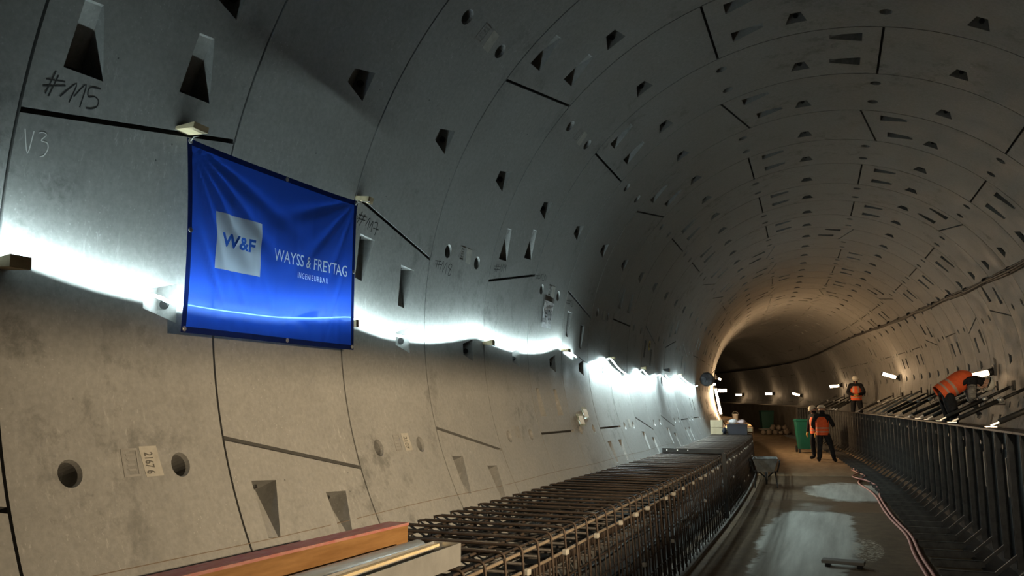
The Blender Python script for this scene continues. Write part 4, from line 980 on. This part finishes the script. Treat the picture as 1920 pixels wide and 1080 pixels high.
person('person in orange jacket and cream helmet bending over beside the bright right wall lamp', P(1.95, 16.2, -1.32), head(16.2) - pi / 2 + .12,
       dict(pelvis=(0, 0, .94), chest=(0, .30, 1.13), neck=(0, .50, 1.13), head=(0.0, .63, 1.07), hipL=(-.10, 0, .88), kneeL=(-.13, .06, .48), ankleL=(-.14, -.04, .08), toeL=(-.15, .13, .035), hipR=(.10, 0, .88), kneeR=(.15, .08, .48), ankleR=(.16, -.02, .08), toeR=(.18, .15, .035),
            shL=(-.20, .40, 1.12), elL=(-.25, .46, .84), wrL=(-.14, .52, .62), shR=(.20, .38, 1.11), elR=(.25, .34, .82), wrR=(.14, .44, .60), look=(0, .5, -1)), 'patch', 'grey', straps=False)

# ------------------------------------------------------------------ bins, barrow, hoses and loose things
def wheelie():
    s, u = 32.2, 0.20; b = P(u, s, ZF + .018); rt = thing('wheelie_bin', 'green wheelie bin on the road left of the two workers', 'bin', b, head(s) + .05)
    m = MB(); H = 1.12; 
    bot = [(-.26, -.30), (.26, -.30), (.26, .22), (-.26, .22)]; top = [(-.33, -.36), (.33, -.36), (.33, .36), (-.33, .36)]
    m.hexa([Vector((x, y, .14)) for x, y in bot] + [Vector((x, y, H)) for x, y in top]); m.build('bin_body', M_GREEN, rt, False, False)
    m = MB(); m.box((0, 0, H + .015), (.72, .78, .05), ch=.015); m.build('rim', M_GREEN, rt, False, False)
    m = MB(); m.box((0, .0, H + .06), (.70, .76, .045), ch=.02); m.box((0, -.37, H + .03), (.5, .05, .05), ch=.01); m.build('lid', M_GREEN, rt, False, False)
    for x in (-.29, .29):
        m = MB(); m.tube([(x - .03, .24, .12), (x + .03, .24, .12)], .12, 16); m.build('wheel', M_BLACK, rt, False, False)
        m = MB(); m.hexa([Vector((x * .86 + q[0], -.27 + q[1], z)) for z in (0, .16) for q in ((-.03, -.03), (.03, -.03), (.03, .03), (-.03, .03))]); m.build('foot', M_BLACK, rt, False, False)
    m = MB(); m.tube([(-.3, .26, .12), (.3, .26, .12)], .015, 8); m.build('axle', M_GALV, rt, False, False)
wheelie()
def barrow():
    s, u = 19.1, -1.23; b = P(u, s, ZF); rt = thing('wheelbarrow', 'grey wheelbarrow standing against the rebar cage, handles towards the camera', 'wheelbarrow', b, head(s) + .02)
    M_TR = mottled('worn_tray_steel', (0.09, 0.095, 0.09), (0.20, 0.205, 0.20), 6, 0.6, 0.3, bump=.2)
    m = MB(); t = .004
    B0 = [(-.17, -.22), (.17, -.22), (.15, .30), (-.15, .30)]; T0 = [(-.26, -.34), (.26, -.34), (.24, .52), (-.24, .52)]
    zb, zt = .34, .62
    ob = [Vector((x, y, zb)) for x, y in B0]; ot = [Vector((x, y, zt)) for x, y in T0]; ib = [Vector((x * .97, y * .97, zb + .008)) for x, y in B0]; it = [Vector((x * .975, y * .98, zt)) for x, y in T0]
    m.add(ob + ot + ib + it, [(3, 2, 1, 0)] + [(k, (k + 1) % 4, 4 + (k + 1) % 4, 4 + k) for k in range(4)] + [(8, 9, 10, 11)] + [(8 + (k + 1) % 4, 8 + k, 12 + k, 12 + (k + 1) % 4) for k in range(4)] + [(4 + k, 4 + (k + 1) % 4, 12 + (k + 1) % 4, 12 + k) for k in range(4)])
    tr = m.build('tray', M_TR, rt, False, False)
    m = MB(); m.tube([Vector((x, y, zt)) for x, y in T0], .012, 6, 0, True, True); m.build('rolled_rim', M_TR, tr, True, False)
    for sx in (-1, 1):
        m = MB(); m.tube([(sx * .035, .72, .17), (sx * .16, .25, .32), (sx * .24, -.30, .36), (sx * .29, -.55, .56), (sx * .29, -.68, .60)], .016, 8); m.build('handle_tube', M_FORM, rt, True, False)
        m = MB(); m.tube([(sx * .29, -.58, .575), (sx * .29, -.72, .61)], .02, 8); m.build('grip', M_BLACK, rt, True, False)
        m = MB(); m.tube([(sx * .20, -.05, .34), (sx * .235, -.28, .02), (sx * .235, -.20, .012), (sx * .19, .16, .33)], .013, 8); m.build('leg', M_FORM, rt, True, False)
    m = MB(); m.tube([(.02 * 0, .72 + .165 * cos(2 * pi * k / 18), .185 + .165 * sin(2 * pi * k / 18)) for k in range(18)], .035 * .55, 8, 0, True, True); wo = m.build('tyre', M_BLACK, rt, True, False)
    m = MB(); m.tube([(-.03, .72, .185), (.03, .72, .185)], .10, 14); m.build('wheel_rim', M_TR, rt, False, False)
barrow()
def hose(pts, label):
    p = smooth_path(pts, 8); m = MB(); m.tube([P(u, s, ZF + .021 + z) for u, s, z in p], .019, 8); tag(m.build('hose', M_HOSE, None, True), label, 'hose', 'pink hoses along the formwork feet')
hose([(.72, 8.0, 0), (.79, 9.4, 0), (.80, 11, 0), (.855, 12.6, 0), (.80, 14.2, 0), (.79, 15.6, 0), (.83, 17.6, 0), (.80, 19.0, 0), (.72, 20.3, 0), (.80, 21.3, 0), (.98, 22.0, .04), (.93, 23.2, .02), (.86, 24.2, .02)], 'pink hose on the road beside the formwork feet, left one of the pair')
hose([(.80, 8.0, 0), (.86, 9.4, 0), (.865, 11, 0), (.91, 12.6, 0), (.86, 14.2, 0), (.855, 15.8, 0), (.90, 17.6, 0), (.99, 18.8, 0), (1.0, 19.9, .03), (.88, 20.7, .05), (.74, 21.2, .05), (.70, 22.0, .03), (.86, 22.8, .03), (.98, 23.6, .02), (.94, 24.6, .02)], 'pink hose on the road beside the formwork feet, right one of the pair')
s = 10.05; rt = thing('concrete_slab', 'loose grey slab propped on two blocks on the road', 'slab', P(.005, s, ZF), head(s) - .12)
m = MB(); m.box((0, 0, .058), (.44, .17, .035), ch=.006); m.build('slab_body', M_CAST, rt, False, False)
for x in (-.16, .17):
    m = MB(); m.box((x, .0, .02), (.05, .12, .04)); m.build('support_block', M_FORM, rt, False, False)
# boxes, crate and cloth at the end of the second cage
ZB = ZC + .010
for k, lab in enumerate(('pale cardboard box on the rebar cage end, lower of the stack of two', 'pale cardboard box on the rebar cage end, upper of the stack of two')):
    M_CB = bpy.data.materials.get('pale_cardboard') or mottled('pale_cardboard', (0.34, 0.27, 0.17), (0.43, 0.35, 0.23), 5, 0.8, bump=.05)
    rt = thing('cardboard_box', lab, 'box', P(-2.50, 22.6, ZB + .185 * k), head(22.6), 'stacked pale boxes')
    m = MB(); m.box((0, 0, .088), (.31, .34, .176), ch=.004); m.build('carton', M_CB, rt, False, False)
    for sx in (-1, 1):
        m = MB(); m.box((0, sx * .086, .179), (.31, .168, .004)); m.build('flap', M_CB, rt, False, False)
rt = thing('plastic_crate', 'dark blue crate heaped with bags at the end of the rebar cage', 'crate', P(-1.98, 22.5, ZB), head(22.5))
M_CR = M('dark_blue_plastic', (0.008, 0.011, 0.020), 0.5)
m = MB(); 
for (c, d) in (((0, 0, .01), (.50, .36, .02)), ((0, -.17, .14), (.50, .02, .26)), ((0, .17, .14), (.50, .02, .26)), ((-.24, 0, .14), (.02, .34, .26)), ((.24, 0, .14), (.02, .34, .26))): m.box(c, d)
m.build('crate_body', M_CR, rt, False, False)
m = MB(); m.box((0, -.18, .255), (.54, .03, .03)); m.build('crate_rim', M_CR, rt, False, False)
def lump(name, mat, label, cat, c, r, group=None, seed=0, sub=2, flat=1.0):
    rn = random.Random(seed); bm = bmesh.new(); bmesh.ops.create_icosphere(bm, subdivisions=sub, radius=1)
    ph = [rn.uniform(0, 6) for _ in range(6)]
    for v in bm.verts:
        p = v.co; k = 1 + .16 * sin(4 * p.x + ph[0]) * sin(4 * p.y + ph[1]) + .12 * sin(6 * p.z + ph[2] + 3 * p.x)
        v.co = Vector((p.x * r[0], p.y * r[1], max(p.z, -.82) * r[2])) * k
    me = bpy.data.meshes.new(name); 
    lo = min(v.co.z for v in bm.verts)
    for v in bm.verts: v.co.z -= lo
    bm.to_mesh(me); bm.free(); me.materials.append(mat)
    for p in me.polygons: p.use_smooth = True
    o = bpy.data.objects.new(name, me); COL.objects.link(o); o.location = c; o.rotation_euler = (0, 0, rn.uniform(0, 6)); return tag(o, label, cat, group)
M_BAG = mottled('white_plastic_bag', (0.5, 0.47, 0.46), (0.72, 0.68, 0.66), 9, 0.4, bump=.5, dist=.02, fine=2)
M_BAGP = mottled('pinkish_bag', (0.5, 0.36, 0.34), (0.68, 0.52, 0.5), 9, 0.5, bump=.5, dist=.02, fine=2)
def at(u, s, z): return P(u, s, z)
lump('plastic_bag', M_BAG, 'white crumpled bag on the dark blue crate', 'bag', P(-2.08, 22.5, ZB + .262), (.12, .10, .07), None, 3)
lump('plastic_bag', M_BAGP, 'pinkish crumpled bag on the dark blue crate', 'bag', P(-1.86, 22.5, ZB + .262), (.12, .10, .06), None, 4)
lump('rubbish_bag', M_CR, 'dark crumpled bag between the pale boxes and the blue crate', 'bag', P(-2.29, 22.25, ZB), (.055, .10, .10), None, 5, 3)
# boards on the far walkway
for k, (s_, u_, w_, l_, h_, z_, lab) in enumerate(((25.2, -2.05, .8, 1.6, .10, ZB, 'stack of brown shuttering boards right behind the dark blue crate'), (30.5, -2.1, .78, 1.9, .07, ZC - .02, 'brown board laid across the far walkway, past the crate'), (36.5, -2.15, .7, 2.2, .07, ZC - .02, 'brown board farthest along the left walkway'))):
    rt = thing('shuttering_board', lab, 'board', P(u_, s_, z_), head(s_), 'boards on the walkway')
    m = MB(); m.box((0, 0, h_ / 2), (w_, l_, h_), ch=.006); m.build('board_panel', M_WOOD, rt, False, False)
    m = MB(); m.box((0, -l_ / 2 - .008, h_ / 2), (w_, .016, h_ * .9)); m.build('edge_strip', M_WOODP, rt, False, False)
strip(-2.45, -1.66, ZF, ZC - .02, 22.95, BST, ds=.6).build('timber_infill', M_CASTW, None, False, False)
struct(bpy.data.objects['timber_infill'])
rt = thing('bucket', 'white bucket standing on the far left walkway', 'bucket', P(-2.12, 37.0, ZC + .052), 0)
m = MB(); m.lathe([(.10, 0), (.125, .25), (.135, .25), (.135, .27), (.118, .27), (.095, .02), (.0, .02)], (0, 0, 0), (0, 0, 1), 18); m.build('pail', M_WHITEP, rt, True, False)
m = MB(); m.tube([(.13 * cos(a), .04, .26 + .11 * sin(a)) for a in [pi * k / 10 for k in range(11)]], .005, 6); m.build('bail_handle', M_GALV, rt, True, False)
# dark disc bundle on the left wall
rt = thing('wrapped_cable_reel', 'dark round bundle in plastic wrap hanging at the end of the light strip', 'cable reel', P(-2.72, 22.7, -.14), head(22.7))
m = MB()
def disc(r, y): return [Vector((r * cos(2 * pi * k / 22) * (1 + .03 * sin(3 * k)), y, .19 + r * sin(2 * pi * k / 22) * (1 + .03 * sin(3 * k)))) for k in range(22)]
rings = [disc(.02, -.115), disc(.13, -.105), disc(.185, -.06), disc(.19, .05), disc(.16, .09)]
m.add([p for r_ in rings for p in r_], [(i * 22 + k, i * 22 + (k + 1) % 22, (i + 1) * 22 + (k + 1) % 22, (i + 1) * 22 + k) for i in range(4) for k in range(22)] + [list(range(22)), list(range(88, 110))[::-1]])
m.build('wrapped_reel', mottled('dark_wrap', (0.035, 0.04, 0.05), (0.16, 0.175, 0.20), 8, 0.3, bump=.8, dist=.03, fine=2), rt, True, False)
m = MB(); m.tube([(.12, 0, .33), (.20, .0, .42), (.26, .02, .40)], .008, 6); m.build('cable_end', M_CABLE, rt, True, False)
# cable along the right wall
cp = smooth_path([(2.66, 4.0, 1.36), (2.665, 8.0, 1.36), (2.664, 13.26, 1.378), (2.608, 16.46, 1.481), (2.519, 20.57, 1.628), (2.42, 26, 1.77), (2.289, 33.9, 1.939), (2.36, 41, 1.85), (2.485, 48.4, 1.68), (2.56, 60, 1.55), (2.6, 80, 1.45)], 10)
def onwall(u, s, z, off):
    k = (R - off) / hypot(u, z); return P(u * k, s, z * k)
rt = thing('cable_bundle', 'dark cable bundle fixed along the upper right lining wall', 'cable', onwall(2.66, 4, 1.36, .05))
for k, (off, r_) in enumerate(((.035, .028), (.075, .022), (.05, .018))):
    m = MB(); m.tube([onwall(u + .01 * k, s, z + .035 * (k - 1) + .012 * sin(s * 1.7 + k), off) for u, s, z in cp], r_, 7); m.build('cable_run', M_CABLE, rt, True)
for i in range(26):
    s = 6 + i * 1.6; u, z = next(((a[0], a[2]) for a in cp if a[1] >= s), (2.5, 1.5)); p = onwall(u, s, z, .04)
    m = MB(); m.tube([onwall(u, s - .03, z, .04), onwall(u, s + .03, z, .04)], .055, 8); m.build('cable_clip', M_BLACK, rt, True)
# far end: dark green container, tub and rubble
s, u = 48.9, .62; rt = thing('waste_container', 'dark green container in front of the far grey bench wall', 'container', P(u, s, ZF + .018), head(s))
m = MB(); m.hexa([Vector(v) for v in ((-.28, -.3, .1), (.28, -.3, .1), (.28, .3, .1), (-.28, .3, .1), (-.34, -.36, 1.18), (.34, -.36, 1.18), (.34, .36, 1.18), (-.34, .36, 1.18))]); m.build('container_body', M_GREEND, rt, False, False)
m = MB(); m.box((0, 0, 1.22), (.74, .78, .08), ch=.03); m.build('lid', M_GREEND, rt, False, False)
for x in (-.24, .24):
    for y in (-.2, .2):
        m = MB(); m.tube([(x - .03, y, .09), (x + .03, y, .09)], .09, 12); m.build('wheel', M_BLACK, rt, False, False)
M_RUB = mottled('rubble', (0.20, 0.16, 0.12), (0.40, 0.34, 0.27), 6, 0.85, bump=.4)
RR = random.Random(11)
for k in range(15):
    row, j = divmod(k, 5); r_ = RR.uniform(.125, .15)
    u_ = .10 + .30 * j + (.15 if row == 1 else 0) + RR.uniform(-.02, .02); s_ = 47.0 + .36 * row + RR.uniform(-.03, .03); z_ = 0 if row < 2 else .24
    if row == 2: u_, s_ = .62 + .33 * (j % 3) + .1 * (j // 3), 47.2 + .3 * (j // 3)
    lump('rubble_bag', M_RUB, 'dusty brown lump in the rubble heap at the far end of the road', 'rubble', P(u_, s_, ZF + .018 + z_), (r_, r_ * .95, r_ * RR.uniform(.9, 1.2)), 'rubble heap at the far end', k + 20, 2)
rt = thing('plank', 'flat plank lying on the rubble heap in front of the dark green container', 'plank', P(.18, 47.2, ZF + .30), head(47.3))
m = MB(); m.box((0, 0, .02), (.55, .3, .04)); m.build('plank_body', M_CAST, rt, False, False)
